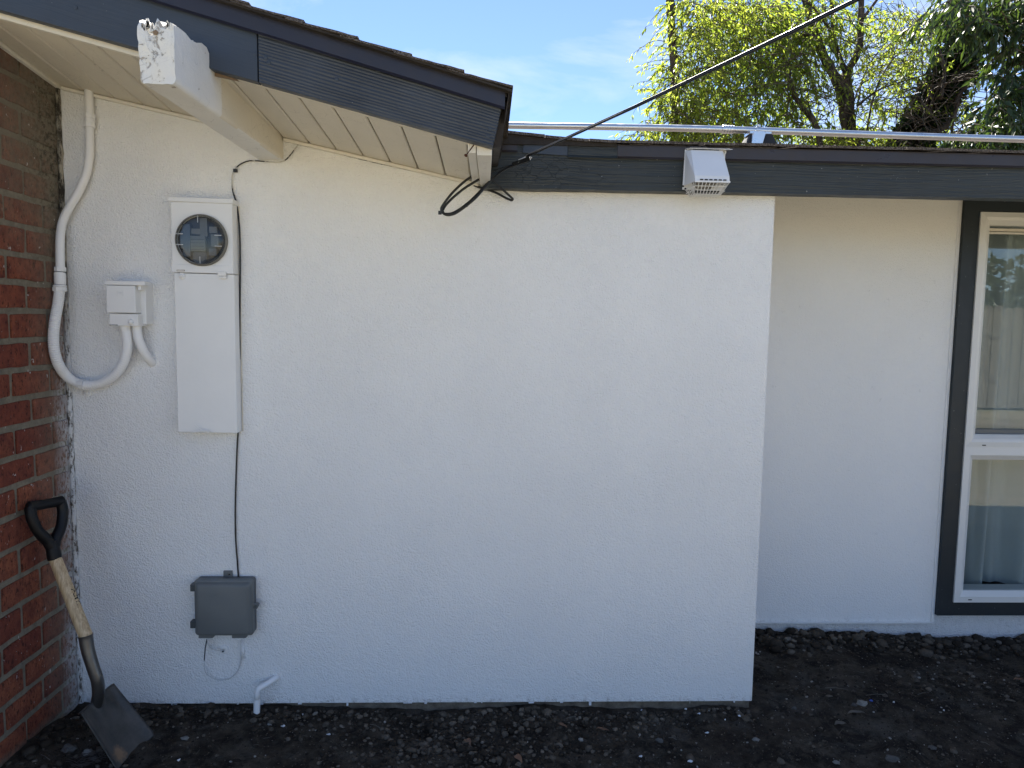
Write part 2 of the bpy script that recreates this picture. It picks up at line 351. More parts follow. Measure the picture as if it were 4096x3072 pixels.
simple('stone_grey', (0.085, 0.078, 0.070), 0.9, 0, 0.35, 0.004, 110)
simple('paint_chip', (0.72, 0.73, 0.76), 0.6)
simple('leaf_dry', (0.20, 0.105, 0.060), 0.7, 0, 0.3)
simple('leaf_grey', (0.13, 0.115, 0.095), 0.7, 0, 0.3)
simple('blue_plastic', (0.03, 0.09, 0.42), 0.35)
simple('wire_rusty', (0.10, 0.08, 0.07), 0.7, 0.4)
t = NT('shingle'); p = t.pos(); c = t.mix(t.ramp(t.noise(p, 260, 2, 0.5), 0.4, 0.62), rgb(0.035, 0.028, 0.024), rgb(0.20, 0.175, 0.155))
c = t.mix(t.ramp(t.noise(p, 6, 4), 0.35, 0.65, 0.0, 0.4), c, rgb(0.06, 0.045, 0.035)); t.pbsdf(c, 0.95, 0, t.bump(t.noise(p, 300, 3), 0.002), 0.2); M['shingle'] = t.m
simple('roof_edge_wood', (0.030, 0.025, 0.022), 0.9, 0, 0.4, 0.003, 60)

# shovel materials
t = NT('ash_wood'); p = t.c.outputs['Object']; mpn = t.n('ShaderNodeMapping'); mpn.inputs['Rotation'].default_value = (0.2, -0.42, 0); mpn.inputs['Scale'].default_value = (150, 150, 7); t.l(p, mpn.inputs['Vector'])
gr = t.noise(mpn.outputs[0], 1.0, 4, 0.6, 0.6); c = t.mix(t.ramp(gr, 0.35, 0.65), rgb(0.36, 0.245, 0.125), rgb(0.60, 0.45, 0.27))
t.pbsdf(c, 0.45, 0, t.bump(gr, 0.0006), 0.5); M['ash_wood'] = t.m
t = NT('shovel_steel'); p = t.pos(); n_ = t.noise(p, 16, 7, 0.7); c = t.mix(t.ramp(n_, 0.35, 0.7), rgb(0.050, 0.048, 0.045), rgb(0.11, 0.10, 0.092))
c = t.mix(t.ramp(t.noise(p, 120, 4, 0.7), 0.62, 0.72, 0, 0.7), c, rgb(0.028, 0.022, 0.018))
oc = t.n('ShaderNodeVectorMath', operation='DISTANCE'); t.l(t.g.outputs['Position'], oc.inputs[0]); oc.inputs[1].default_value = (-1.222, -0.345, 0.02)
ru = t.ramp(t.math('ADD', oc.outputs['Value'], t.math('MULTIPLY', n_, 0.09)), 0.085, 0.070)
c = t.mix(ru, c, rgb(0.26, 0.165, 0.10))
t.pbsdf(c, t.ramp(n_, 0.3, 0.7, 0.36, 0.60), 0.5, t.bump(t.noise(p, 70, 5, 0.6), 0.0008), 0.5); M['shovel_steel'] = t.m
simple('socket_steel', (0.12, 0.115, 0.11), 0.34, 0.8, 0.25, 0.0003, 60)

# glass: thin panes, mostly clear, mirror-like at the fresnel rate of double glazing
def schlick(t, f0, k=1.0):
    lw = t.n('ShaderNodeLayerWeight'); lw.inputs['Blend'].default_value = 0.5
    return t.math('ADD', f0, t.math('MULTIPLY', t.math('POWER', lw.outputs['Facing'], 5.0), k * (1 - f0)))
t = NT('window_glass')
gl = t.n('ShaderNodeBsdfGlossy'); gl.inputs['Roughness'].default_value = 0.0; gl.inputs['Color'].default_value = rgb(0.95, 0.98, 0.97)
t.l(t.bump(t.noise(t.pos(), 2.2, 1), 0.00025), gl.inputs['Normal'])
tr = t.n('ShaderNodeBsdfTransparent'); tr.inputs['Color'].default_value = rgb(0.88, 0.905, 0.905); ms = t.n('ShaderNodeMixShader')
t.l(schlick(t, 0.052), ms.inputs[0]); t.l(tr.outputs[0], ms.inputs[1]); t.l(gl.outputs[0], ms.inputs[2]); t.l(ms.outputs[0], t.out.inputs[0]); M['glass'] = t.m
t = NT('meter_glass')
gl = t.n('ShaderNodeBsdfGlossy'); gl.inputs['Roughness'].default_value = 0.10
tr = t.n('ShaderNodeBsdfTransparent'); tr.inputs['Color'].default_value = rgb(0.80, 0.82, 0.83); ms = t.n('ShaderNodeMixShader')
t.l(schlick(t, 0.045), ms.inputs[0]); t.l(tr.outputs[0], ms.inputs[1]); t.l(gl.outputs[0], ms.inputs[2]); t.l(ms.outputs[0], t.out.inputs[0]); M['meter_glass'] = t.m
t = NT('curtain'); d = t.n('ShaderNodeBsdfDiffuse'); d.inputs['Color'].default_value = rgb(0.62, 0.665, 0.66); tl = t.n('ShaderNodeBsdfTranslucent'); tl.inputs['Color'].default_value = rgb(0.5, 0.55, 0.55)
ms = t.n('ShaderNodeMixShader'); ms.inputs[0].default_value = 0.25; t.l(d.outputs[0], ms.inputs[1]); t.l(tl.outputs[0], ms.inputs[2]); t.l(ms.outputs[0], t.out.inputs[0]); M['curtain'] = t.m
simple('meter_inside', (0.030, 0.032, 0.036), 0.5); simple('meter_plate', (0.13, 0.13, 0.115), 0.45); simple('meter_blue', (0.06, 0.08, 0.11), 0.4)
simple('meter_rim', (0.16, 0.155, 0.135), 0.45, 0.0); simple('clear_rib', (0.45, 0.46, 0.47), 0.3)

def leafmat(name, c0, c1, tr0, tr1, tf):
    t = NT(name); at = t.n('ShaderNodeAttribute', attribute_name='tone').outputs['Fac']
    col = t.mix(at, c0, c1); tc_ = t.mix(at, tr0, tr1)
    d = t.n('ShaderNodeBsdfPrincipled'); t.l(col, d.inputs['Base Color']); d.inputs['Roughness'].default_value = 0.42; d.inputs['Specular IOR Level'].default_value = 0.5
    tl = t.n('ShaderNodeBsdfTranslucent'); t.l(tc_, tl.inputs['Color']); ms = t.n('ShaderNodeMixShader'); ms.inputs[0].default_value = tf
    t.l(d.outputs[0], ms.inputs[1]); t.l(tl.outputs[0], ms.inputs[2]); t.l(ms.outputs[0], t.out.inputs[0]); M[name] = t.m
leafmat('leaf_light', rgb(0.075, 0.11, 0.018), rgb(0.15, 0.16, 0.03), rgb(0.26, 0.46, 0.03), rgb(0.50, 0.58, 0.07), 0.56)
leafmat('leaf_dark', rgb(0.022, 0.040, 0.014), rgb(0.04, 0.066, 0.020), rgb(0.05, 0.10, 0.015), rgb(0.14, 0.22, 0.03), 0.28)
leafmat('leaf_ivy', rgb(0.014, 0.026, 0.010), rgb(0.035, 0.055, 0.016), rgb(0.03, 0.06, 0.01), rgb(0.08, 0.14, 0.02), 0.18)
t = NT('bark'); p = t.pos((1, 1, 0.3)); c = t.mix(t.ramp(t.noise(p, 14, 6, 0.7), 0.35, 0.65), rgb(0.030, 0.022, 0.017), rgb(0.13, 0.105, 0.085)); t.pbsdf(c, 0.9, 0, t.bump(t.noise(p, 22, 6, 0.7), 0.03), 0.2); M['bark'] = t.m
simple('twig', (0.075, 0.055, 0.040), 0.8, 0, 0.3)
simple('fence_wood', (0.17, 0.15, 0.125), 0.85, 0, 0.35, 0.003, 40)

random.seed(7)
BX = -1.555                                            # face of the brick wall
gline = lambda x: 2.329 - 0.2047 * (x + 1.553)         # where the soffit meets the stucco wall
rb = lambda x: 2.010 - 0.247 * x                       # lower edge of the rake board
bb = lambda x: 2.122 - 0.270 * x                       # lower edge of the rake flashing
bt = lambda x: 2.1735 - 0.2755 * x                     # upper edge of the rake flashing
# ================================================================== STUCCO WALL (bump-out of the house)
def wall_top(x): return gline(x) + 0.03 if x < -0.02 else 2.17
t_ = thing('stucco_wall', 'large white stucco wall carrying the meter panel and utility boxes under the gable', 'wall', (-0.2, 0.3, 0))
pl = [(BX - 0.02, 0.0), (1.088, 0.0), (1.088, 2.19), (0.0, 2.17), (-0.02, gline(-0.02) + 0.03), (BX - 0.02, gline(BX) + 0.03)]
obj('wall_face', fixn(prism(pl, 'y', 0.0, 0.74)), M['stucco_white'], t_, bevel=0.004)
def rough_strip(x0, x1, y0, y1, z0, ztop, n, amp, seed):
    V, Fc = [], []
    for i in range(n + 1):
        x = x0 + (x1 - x0) * i / n; d = noise.noise((x * 9, seed, 0)) * amp; e = noise.noise((x * 31, seed, 3)) * amp * 0.6
        V += [(x, y0 + d + e, z0), (x, y0 + e, ztop), (x, y1, ztop), (x, y1, z0)]
        if i: a, b = (i - 1) * 4, i * 4; Fc += [(a, b, b + 1, a + 1), (a + 1, b + 1, b + 2, a + 2)]
    return V, Fc
obj('foundation', rough_strip(BX, 1.080, 0.012, 0.3, -0.25, 0.002, 160, 0.006, 1.0), M['concrete'], t_)
# ragged drips of paint hanging from the stucco edge
rg = []
for i in range(15):
    x = random.uniform(-1.3, 1.07); wd = random.uniform(0.004, 0.022); h = random.uniform(0.002, 0.006) * (2.4 if random.random() < 0.15 else 1)
    rg.append(box(x, x + wd, 0.001, 0.010, -h, 0.004))
obj('paint_drip', cat_(*rg), M['paint_chip'], t_, label='ragged drips of white paint along the bottom edge')['kind'] = 'stuff'

# ================================================================== RECESSED WALL + footing
RY = 0.73
t_ = thing('recessed_wall', 'set-back white stucco wall between the projecting wall corner and the dark framed window', 'wall', (1.8, RY, 0))
g = 0.0
obj('wall_face', cat_(fixn(prism([(1.05, 0.014), (2.300, 0.014), (2.300, 2.30), (1.05, 2.30)], 'y', RY, RY + 0.10))), M['stucco_smooth'], t_, bevel=0.003)
obj('wall_face', cat_(box(3.66, 5.2, RY, RY + 0.1, 0.014, 2.30)), M['stucco_smooth'], t_)
obj('wall_edge', cat_(bar((2.2925, RY - 0.003, 0.016), (2.2925, RY - 0.003, 2.29), (1, 0, 0), (0, 1, 0), 0.016, 0.012)), M['stucco_smooth'], t_, bevel=0.003)
obj('drip_screed', cat_(bar((1.088, RY - 0.004, 0.012), (2.300, RY - 0.004, 0.012), (0, 1, 0), (0, 0, 1), 0.016, 0.005)), M['white_metal'], t_)
obj('footing', rough_strip(1.08, 5.2, RY + 0.012, RY + 0.3, -0.4, 0.055, 260, 0.012, 5.0), M['footing_paint'], t_)

# ================================================================== BRICK WALL
t_ = thing('brick_wall', 'red brick wall with grey mortar meeting the white stucco at the left corner', 'wall', (BX, -0.3, 0))
BW = t_
zc = [0.030 - 0.0985 * 2, 0.030 - 0.0985, 0.030, 0.130, 0.225, 0.323, 0.427, 0.531, 0.628, 0.730, 0.838, 0.936, 1.032, 1.131, 1.225, 1.321, 1.419, 1.517, 1.612, 1.705]
while zc[-1] < 2.62: zc.append(zc[-1] + 0.0965)
zc_top = 2.62
mb = fixn(prism([(-0.602, -0.3), (-0.0, -0.3), (-0.0, 2.45), (-0.602, 2.45)], 'x', BX - 0.12, BX - 0.006))
obj('mortar', mb, M['mortar'], t_)
def brick_mesh(seed, L_, H_, D_):
    rnd = random.Random(seed); bm = bmesh.new(); bmesh.ops.create_cube(bm, size=1)
    for v in bm.verts: v.co = Vector((v.co.x * D_, v.co.y * L_, v.co.z * H_))
    bmesh.ops.subdivide_edges(bm, edges=[e for e in bm.edges if abs(e.verts[0].co.y - e.verts[1].co.y) > L_ * 0.5], cuts=3)
    for v in bm.verts:
        v.co += Vector((rnd.uniform(-1, 1) * 0.0012, rnd.uniform(-1, 1) * 0.0022, rnd.uniform(-1, 1) * 0.0022))
    es = [e for e in bm.edges if e.calc_face_angle(0) > 0.9 and (e.verts[0].co.x > 0 or e.verts[1].co.x > 0)]
    bmesh.ops.bevel(bm, geom=es, offset=0.0055, segments=2, profile=0.6, affect='EDGES', clamp_overlap=True)
    me = bpy.data.meshes.new('brick'); bm.to_mesh(me); bm.free(); me.materials.append(M['brick'])
    me.polygons.foreach_set('use_smooth', [True] * len(me.polygons)); me.set_sharp_from_angle(angle=R(50)); return me
BM = {}
def add_brick(y0, y1, z0, z1, r):
    if y1 - y0 < 0.018: return
    key = (round(y1 - y0, 2), round(z1 - z0, 3), r % 5)
    if key not in BM: BM[key] = brick_mesh(hash(key) % 9999, key[0], key[1], 0.055)
    o = link(bpy.data.objects.new('brick', BM[key])); o.parent = BW
    o.location = Vector((BX - 0.0275 + random.uniform(-0.0015, 0.0015), (y0 + y1) / 2, (z0 + z1) / 2)) - ORG[BW]
    o.rotation_euler = (random.uniform(-.012, .012), random.uniform(-.01, .01), random.uniform(-.008, .008))
for k in range(len(zc) - 1):
    z0, z1 = zc[k] + 0.0098, zc[k + 1] - 0.0098
    if z1 > 2.50: break
    j0 = -0.213 if (k % 2 == 1) else -0.315                # head joints step by half a brick from course to course
    js = [0.02] + [j0 - 0.205 * i + random.uniform(-.004, .004) for i in range(3)]
    if k % 2 == 0: js.insert(1, j0 + 0.205)
    for a in range(len(js) - 1):
        y1, y0 = js[a] - 0.0075, js[a + 1] + 0.0075
        y1 = min(y1, -0.012); y0 = max(y0, -0.598)
        if y1 > y0: add_brick(y0, y1, z0, min(z1, 2.45), random.randrange(5))
# grubby bead of old caulk and paint down the inside corner
V = []; n = 90
pts = [Vector((BX + 0.004 + 0.003 * noise.noise((0, i * 0.7, 1)), -0.006 + 0.003 * noise.noise((3, i * 0.9, 1)), -0.05 + 2.38 * i / n)) for i in range(n + 1)]
rr = [0.009 + 0.006 * abs(noise.noise((7, i * 0.55, 2))) for i in range(n + 1)]
t2 = NT('caulk_dirty'); p = t2.pos(); cz = t2.ramp(t2.xyz()['Z'], 1.35, 1.75)
ca = t2.mix(t2.ramp(t2.noise(t2.pos((1, 1, 0.35)), 60, 6, 0.75), 0.48, 0.58), rgb(0.66, 0.66, 0.66), rgb(0.10, 0.085, 0.07))
cb = t2.mix(t2.ramp(t2.noise(t2.pos((1, 1, 0.35)), 50, 6, 0.75), 0.42, 0.56), rgb(0.36, 0.33, 0.27), rgb(0.04, 0.035, 0.028))
t2.pbsdf(t2.mix(cz, ca, cb), 0.8, 0, t2.bump(t2.noise(p, 80, 5, 0.7), 0.006), 0.2)
obj('caulk_bead', tube(pts, rr, 8), t2.m, t_, smooth=True)

# ================================================================== GABLE ROOF
t_ = thing('gable_roof', 'sloping gable roof overhang with slate blue rake board and boarded cream soffit', 'roof', (-0.8, -0.3, 2.2)); GR = t_
gx = [-1.555, -1.457, -1.350, -1.248, -1.147, -1.048, -0.950, -0.850, -0.752, -0.655, -0.557, -0.459, -0.360, -0.259, -0.158, -0.062]
for a in range(len(gx) - 1):
    x0, x1 = gx[a] + 0.0022, gx[a + 1] - 0.0022; ch = 0.004
    def ring(y, zf):
        # V-grooved plank, chamfered at both lower arrises
        return [(x0, y, zf(x0) + ch), (x0 + ch, y, zf(x0 + ch)), (x1 - ch, y, zf(x1 - ch)), (x1, y, zf(x1) + ch), (x1, y, zf(x1) + 0.018), (x0, y, zf(x0) + 0.018)]
    A = ring(-0.565, lambda x: rb(x) + 0.004); B = ring(-0.001, gline)
    Fc = [(0, 1, 2, 3, 4, 5), (11, 10, 9, 8, 7, 6)] + [(i, i + 6, (i + 1) % 6 + 6, (i + 1) % 6) for i in range(6)]
    obj('soffit_board', fixn((A + B, Fc)), M['soffit_paint'], t_)
def strip_on(x0, x1, y0, y1, z0f, z1f, n=1):
    return hexa([(x0, y0, z0f(x0)), (x1, y0, z0f(x1)), (x1, y1, z0f(x1)), (x0, y1, z0f(x0))], [(x0, y0, z1f(x0)), (x1, y0, z1f(x1)), (x1, y1, z1f(x1)), (x0, y1, z1f(x0))])
# backing above the grooves
obj('roof_sheathing', hexa([(-1.6, -0.56, rb(-1.6) + .024), (0.0, -0.56, rb(0.0) + .024), (0.0, 0.0, gline(0) + .020), (-1.6, 0.0, gline(-1.6) + .020)],
    [(-1.6, -0.56, rb(-1.6) + .03), (0.0, -0.56, rb(0) + .03), (0, 0, gline(0) + .027), (-1.6, 0, gline(-1.6) + .027)]), M['trim_cream'], t_)
obj('soffit_strip', strip_on(-1.555, -0.853, -0.566, -0.505, lambda x: rb(x) - .003, lambda x: rb(x) + .006), M['soffit_paint'], t_)
obj('soffit_strip', strip_on(-0.742, 0.0, -0.566, -0.548, lambda x: rb(x) - .001, lambda x: rb(x) + .006), M['soffit_paint'], t_)
obj('rake_moulding', strip_on(-1.80, -0.853, -0.563, -0.545, lambda x: rb(x) - .014, lambda x: rb(x) - .001), M['trim_cream'], t_, bevel=0.003)
obj('rake_backer', strip_on(-1.80, -0.853, -0.5645, -0.5640, lambda x: rb(x) - .001, lambda x: rb(x) + .02), M['raw_wood'], t_)
obj('wall_moulding', strip_on(-1.535, -0.845, -0.016, 0.002, lambda x: gline(x) - .013, lambda x: gline(x) - .0005), M['trim_cream'], t_, bevel=0.003)
obj('wall_moulding', strip_on(-0.748, -0.035, -0.016, 0.002, lambda x: gline(x) - .013, lambda x: gline(x) - .0005), M['trim_cream'], t_, bevel=0.003)
zb = lambda y: 2.329 + (rb(BX) - 2.329) * (y / -0.6)
obj('wall_moulding', hexa([(BX - .002, -0.56, zb(-.56) - .012), (BX + .016, -0.56, zb(-.56) - .015), (BX + .016, 0.0, 2.316), (BX - .002, 0.0, 2.316)],
    [(BX - .002, -0.56, zb(-.56) + .004), (BX + .016, -0.56, zb(-.56) + .001), (BX + .016, 0.0, 2.327), (BX - .002, 0.0, 2.327)]), M['trim_cream'], t_, bevel=0.003)
# rake boards
obj('rake_board', strip_on(-2.60, -0.6545, -0.600, -0.565, rb, lambda x: bb(x) + .02), M['slate_rake_smooth'], t_, bevel=0.002, label='smooth painted rake board left of the joint')
obj('rake_board', hexa([(-0.6515, -0.600, rb(-.6515)), (0.012, -0.600, rb(.012)), (0.012, -0.565, rb(.012)), (-0.6515, -0.565, rb(-.6515))],
    [(-0.6515, -0.600, bb(-.6515) + .02), (0.040, -0.600, bb(.04) + .02), (0.040, -0.565, bb(.04) + .02), (-0.6515, -0.565, bb(-.6515) + .02)]), M['slate_rake'], t_, bevel=0.002, label='ridged grain rake board right of the joint')
# flashing with a small kick-out at its lower edge
def flash(x0, x1, lo, hi, y, mat, name, par, endcut=0.0, label=None):
    V = []; n = 24
    for i in range(n + 1):
        x = x0 + (x1 - x0) * i / n; wv = 0.0012 * noise.noise((x * 5, 1, 2)); xe = x + (endcut if i == n else 0)
        V += [(xe - (0.012 if i == n and endcut else 0), y - 0.007, lo(x)), (xe, y - 0.001 + wv, lo(x) + 0.009), (x, y + wv, hi(x)), (x, y + 0.03, hi(x) + 0.001), (x, y + 0.006, lo(x) + 0.004)]
    Fc = []
    for i in range(n):
        a, b = i * 5, i * 5 + 5
        for k in range(5): Fc.append((a + k, b + k, b + (k + 1) % 5, a + (k + 1) % 5))
    Fc += [(0, 1, 2, 3, 4), tuple(n * 5 + k for k in (4, 3, 2, 1, 0))]
    return obj(name, fixn((V, Fc)), mat, par, label=label)
flash(-2.6, 0.046, bb, bt, -0.606, M['drip_metal'], 'rake_flashing', t_)
# nail heads in the rake boards
for (u, v) in ((1021, 214), (1063, 229), (1075, 250), (1347, 317), (1512, 284), (1775, 406), (1960, 515), (1952, 545), (303, 29)):
    c = WY(u, v, -0.6005); obj('nail_head', lathe(c, (0, -1, 0), [(0.0062, 0), (0.006, 0.0012), (0.002, 0.0018), (0, 0.0018)], 10), M['slate_rake_smooth'], t_)
# decking and shingles
obj('roof_deck', hexa([(-3.4, -0.60, bt(-3.4) - .012), (0.052, -0.60, bt(.052) - .012), (0.052, 3.0, bt(.052) - .012), (-3.4, 3.0, bt(-3.4) - .012)],
    [(-3.4, -0.60, bt(-3.4)), (0.052, -0.60, bt(.052)), (0.052, 3.0, bt(.052)), (-3.4, 3.0, bt(-3.4))]), M['roof_edge_wood'], t_)
obj('eave_board', hexa([(0.014, -0.562, rb(.02) + .01), (0.036, -0.562, rb(.03) + .012), (0.036, -0.005, 2.075), (0.014, -0.005, 2.075)],
    [(0.034, -0.562, 2.150), (0.056, -0.562, 2.150), (0.050, -0.005, 2.175), (0.034, -0.005, 2.175)]), M['roof_edge_wood'], t_)
obj('eave_flashing', hexa([(0.046, -0.612, 2.085), (0.0485, -0.612, 2.086), (0.043, 0.05, 2.10), (0.040, 0.05, 2.10)],
    [(0.0565, -0.612, 2.158), (0.059, -0.612, 2.158), (0.053, 0.05, 2.185), (0.050, 0.05, 2.185)]), M['roof_edge_wood'], t_)
xs = [0.068]
for s_ in (-0.070, -0.217, -0.366, -0.516): xs.append(s_)
while xs[-1] > -3.3: xs.append(xs[-1] - 0.149)
for k in range(len(xs) - 1):
    x1, x0 = xs[k], xs[k + 1] - 0.05; th = 0.0062; n = 14; V = []; Fc = []
    for i in range(n + 1):
        f = i / n; x = x1 + (x0 - x1) * f; base = bt(x) + 0.003 + 0.0075 * max(0, 1 - f * 1.35) + 0.0008 * noise.noise((x * 40, k, 0))
        yy = -0.632 + 0.004 * noise.noise((x * 30, k * 3.1, 5)) + 0.002 * noise.noise((x * 120, k, 5)) - 0.003 * (k % 2)
        V += [(x, yy, base), (x, yy + .002, base + th), (x, 3.0, base + th), (x, 3.0, base)]
        if i: a, b = (i - 1) * 4, i * 4; Fc += [(a, b, b + 1, a + 1), (a + 1, b + 1, b + 2, a + 2), (a, a + 3, b + 3, b)]
    Fc += [(0, 1, 2, 3), (n * 4 + 3, n * 4 + 2, n * 4 + 1, n * 4)]
    obj('shingle', fixn((V, Fc)), M['shingle'], t_)
V = []; n = 60; Fc = []
for i in range(n + 1):
    x = 0.066 - 3.3 * i / n; yy = -0.628 + 0.004 * noise.noise((x * 22, 9, 5)); z0 = bt(x) + 0.001
    V += [(x, yy, z0 - .002), (x, yy, z0 + .004), (x, -0.3, z0 + .004), (x, -0.3, z0 - .002)]
    if i: a, b = (i - 1) * 4, i * 4; Fc += [(a, b, b + 1, a + 1), (a + 1, b + 1, b + 2, a + 2), (a, a + 3, b + 3, b)]
obj('shingle_underlay', fixn((V, Fc)), M['roof_edge_wood'], t_)
# end boards under the eave: two cream timbers running back to the wall, a crack between them
def zend(y): return 1.992 + (WY(1925, 744, 0).z - 1.992) * (1 - y / -0.56)
for (a0, a1, b0, b1, dz, lab) in ((-0.060, -0.036, -0.058, -0.030, 0.006, 'narrow cream soffit end board'), (-0.034, 0.011, -0.028, 0.008, 0.0, 'wide cracked cream soffit end board')):
    z0, z1 = zend(-0.562) + dz, zend(-0.002) + dz
    obj('end_board', hexa([(a0, -0.562, z0), (a1, -0.562, z0), (b1, -0.001, z1), (b0, -0.001, z1)], [(a0, -0.562, z0 + .035), (a1, -0.562, z0 + .035), (b1, -0.001, z1 + .035), (b0, -0.001, z1 + .035)]), M['trim_cream'], t_, bevel=0.002, label=lab)

# beam carried through the rake board, its end rotted and sawn ragged
bmv = bmesh.new()
NX, NZ, NY = 12, 16, 26
yF, yB = -0.800, 0.0
def beam_pt(i, j, k):
    u, v, s = i / NX, j / NZ, k / NY
    y = yF + (yB - yF) * s
    xl = -0.886 + (-0.848 + 0.886) * s; xr = -0.800 + (-0.752 + 0.800) * s
    zl = 2.096 + (2.086 - 2.096) * s
    tt = (y + 0.60) / 0.6
    ztop = 2.226 if y < -0.6 else 2.235 + (gline(-0.8) + 0.01 - 2.235) * tt
    if y < -0.59:
        # weathered top: splinters and a saw notch
        un = u
        rag = 0.020 * noise.noise((un * 7, s * 9, 3.3)) + 0.007 * noise.noise((un * 23, s * 30, 1.0))
        ztop += 0.022 + rag - 0.030 * (1 if 0.17 < un < 0.36 and s < 0.05 else 0) + 0.008 * (u < 0.6) - 0.020 * max(0, u - 0.6) + 0.02 * s * 2
    x = xl + (xr - xl) * u; z = zl + (ztop - zl) * v
    if v < 0.02: z += 0.0012 * noise.noise((u * 5, s * 14, 7))
    n_ = 0.0016 * noise.noise((u * 6, v * 6, s * 12))
    if k == 0: y += 0.006 * noise.noise((u * 3, v * 3, 4)) + 0.003 * noise.noise((u * 14, v * 14, 4)) + 0.016 * max(0, (v - 0.9) * 10) * (1 - u)
    # worn arrises
    if i in (0, NX) and j == 0: z += 0.003; x += 0.0025 * (1 if i == 0 else -1)
    if i == 0 and s < 0.15: x += 0.004 * noise.noise((v * 9, s * 20, 2)) - 0.006 * v
    return (x + n_, y, z)
V = {}; VL = []; FL = []
def vid(i, j, k):
    if (i, j, k) not in V: V[(i, j, k)] = len(VL); VL.append(beam_pt(i, j, k))
    return V[(i, j, k)]
for k in (0, NY):
    for i in range(NX):
        for j in range(NZ): FL.append((vid(i, j, k), vid(i + 1, j, k), vid(i + 1, j + 1, k), vid(i, j + 1, k)))
for k in range(NY):
    for i in range(NX):
        for j in (0, NZ): FL.append((vid(i, j, k), vid(i + 1, j, k), vid(i + 1, j, k + 1), vid(i, j, k + 1)))
    for j in range(NZ):
        for i in (0, NX): FL.append((vid(i, j, k), vid(i, j + 1, k), vid(i, j + 1, k + 1), vid(i, j, k + 1)))
bmv.free()
bo = obj('roof_beam', fixn((VL, FL)), [M['beam_paint'], M['beam_weathered'], M['soffit_paint'], M['raw_wood']], t_, smooth='auto', label='white painted beam poking through the rake board with a ragged rotten end')
for pg in bo.data.polygons:
    c = pg.center + ORG[bo]
    if c.y < -0.785: pg.material_index = 1
    elif c.y < -0.58 and pg.normal.z > 0.6: pg.material_index = 1
    elif c.y > -0.52 and pg.normal.x > 0.5: pg.material_index = 2
obj('knot_hole', lathe(WY(622, 130, -0.802), (0, -1, 0), [(0.0075, 0), (0.006, 0.001), (0, 0.001)], 5), M['raw_wood'], bo)
sl_ = []
for i in range(16):
    x = random.uniform(-.888, -.81); z = 2.238 + random.uniform(-.006, .012)
    sl_.append(hexa([(x, -.80, z - .01), (x + .006, -.80, z - .01), (x + .006, -.79, z - .01), (x, -.79, z - .01)], [(x + .001, -.80, z + .006), (x + .003, -.80, z + .008), (x + .003, -.795, z + .006), (x + .001, -.795, z + .005)]))
obj('splinter', cat_(*sl_), M['beam_weathered'], bo)['kind'] = 'stuff'
# gap of raw wood beside the beam under the rake board
obj('rake_gap', hexa([(-0.792, -0.566, rb(-.79) - .010), (-0.70, -0.566, rb(-.70) + .002), (-0.70, -0.54, rb(-.70) + .002), (-0.792, -0.54, rb(-.79) - .004)],
    [(-0.792, -0.566, rb(-.79) + .01), (-0.70, -0.566, rb(-.70) + .01), (-0.70, -0.54, rb(-.7) + .01), (-0.792, -0.54, rb(-.79) + .01)]), M['raw_wood'], t_, label='strip of bare brown wood beside the beam')

# ================================================================== LOW ROOF on the right
t_ = thing('low_roof', 'low shingle roof edge with dark grey fascia board above the right wall', 'roof', (1.8, 0.4, 2.1)); LR = t_
fb = lambda x: 1.9915 + 0.0035 * min(1, max(0, x / 1.1))
V = []; Fc = []; n = 90; x0, x1 = -0.015, 5.0
for i in range(n + 1):
    x = x0 + (x1 - x0) * (i / n) ** 1.3; wv = 0.0010 * noise.noise((x * 9, 0, 0)) * (2.5 if x < 0.5 else 1); xt = x + (0.045 if i == 0 else 0)
    V += [(x, -0.060, fb(x) + wv), (xt, -0.060, 2.150), (xt, -0.002, 2.150), (x, -0.002, fb(x) + wv)]
    if i: a, b = (i - 1) * 4, i * 4; Fc += [(a + k, b + k, b + (k + 1) % 4, a + (k + 1) % 4) for k in range(4)]
Fc += [(0, 1, 2, 3), (n * 4 + 3, n * 4 + 2, n * 4 + 1, n * 4)]
obj('fascia_board', fixn((V, Fc)), M['slate_fascia'], t_)
top = lambda x: 2.1555
flash(0.005, 0.105, lambda x: 2.118 - 0.01 * x, top, -0.064, M['drip_metal_brown'], 'drip_edge', t_, label='short bare brown drip edge stub at the left end')
flash(0.290, 0.470, lambda x: 2.105, top, -0.065, M['slate_fascia'], 'drip_edge', t_, label='slate painted length of drip edge')
flash(0.4705, 5.0, lambda x: 2.105, top, -0.066, M['drip_metal_brown'], 'drip_edge', t_, label='long unpainted brown drip edge')
obj('patch_strip', hexa([(0.125, -0.0655, 2.118), (0.288, -0.0655, 2.112), (0.288, -0.061, 2.112), (0.125, -0.061, 2.118)], [(0.128, -0.0655, 2.150), (0.288, -0.0655, 2.150), (0.288, -0.061, 2.150), (0.128, -0.061, 2.150)]), M['slate_rake_smooth'], t_)
zt = lambda x: 2.158 + 0.027 * max(0, 1 - max(x - 0.03, 0) / 0.42) ** 1.4
SLP = 0.2
obj('roof_deck', hexa([(0.0, -0.05, 2.146), (5.0, -0.05, 2.146), (5.0, 4.5, 2.146 + SLP * 4.55), (0.0, 4.5, 2.146 + SLP * 4.55)], [(0.0, -0.05, 2.156), (5.0, -0.05, 2.156), (5.0, 4.5, 2.156 + SLP * 4.55), (0.0, 4.5, 2.156 + SLP * 4.55)]), M['shingle'], t_)
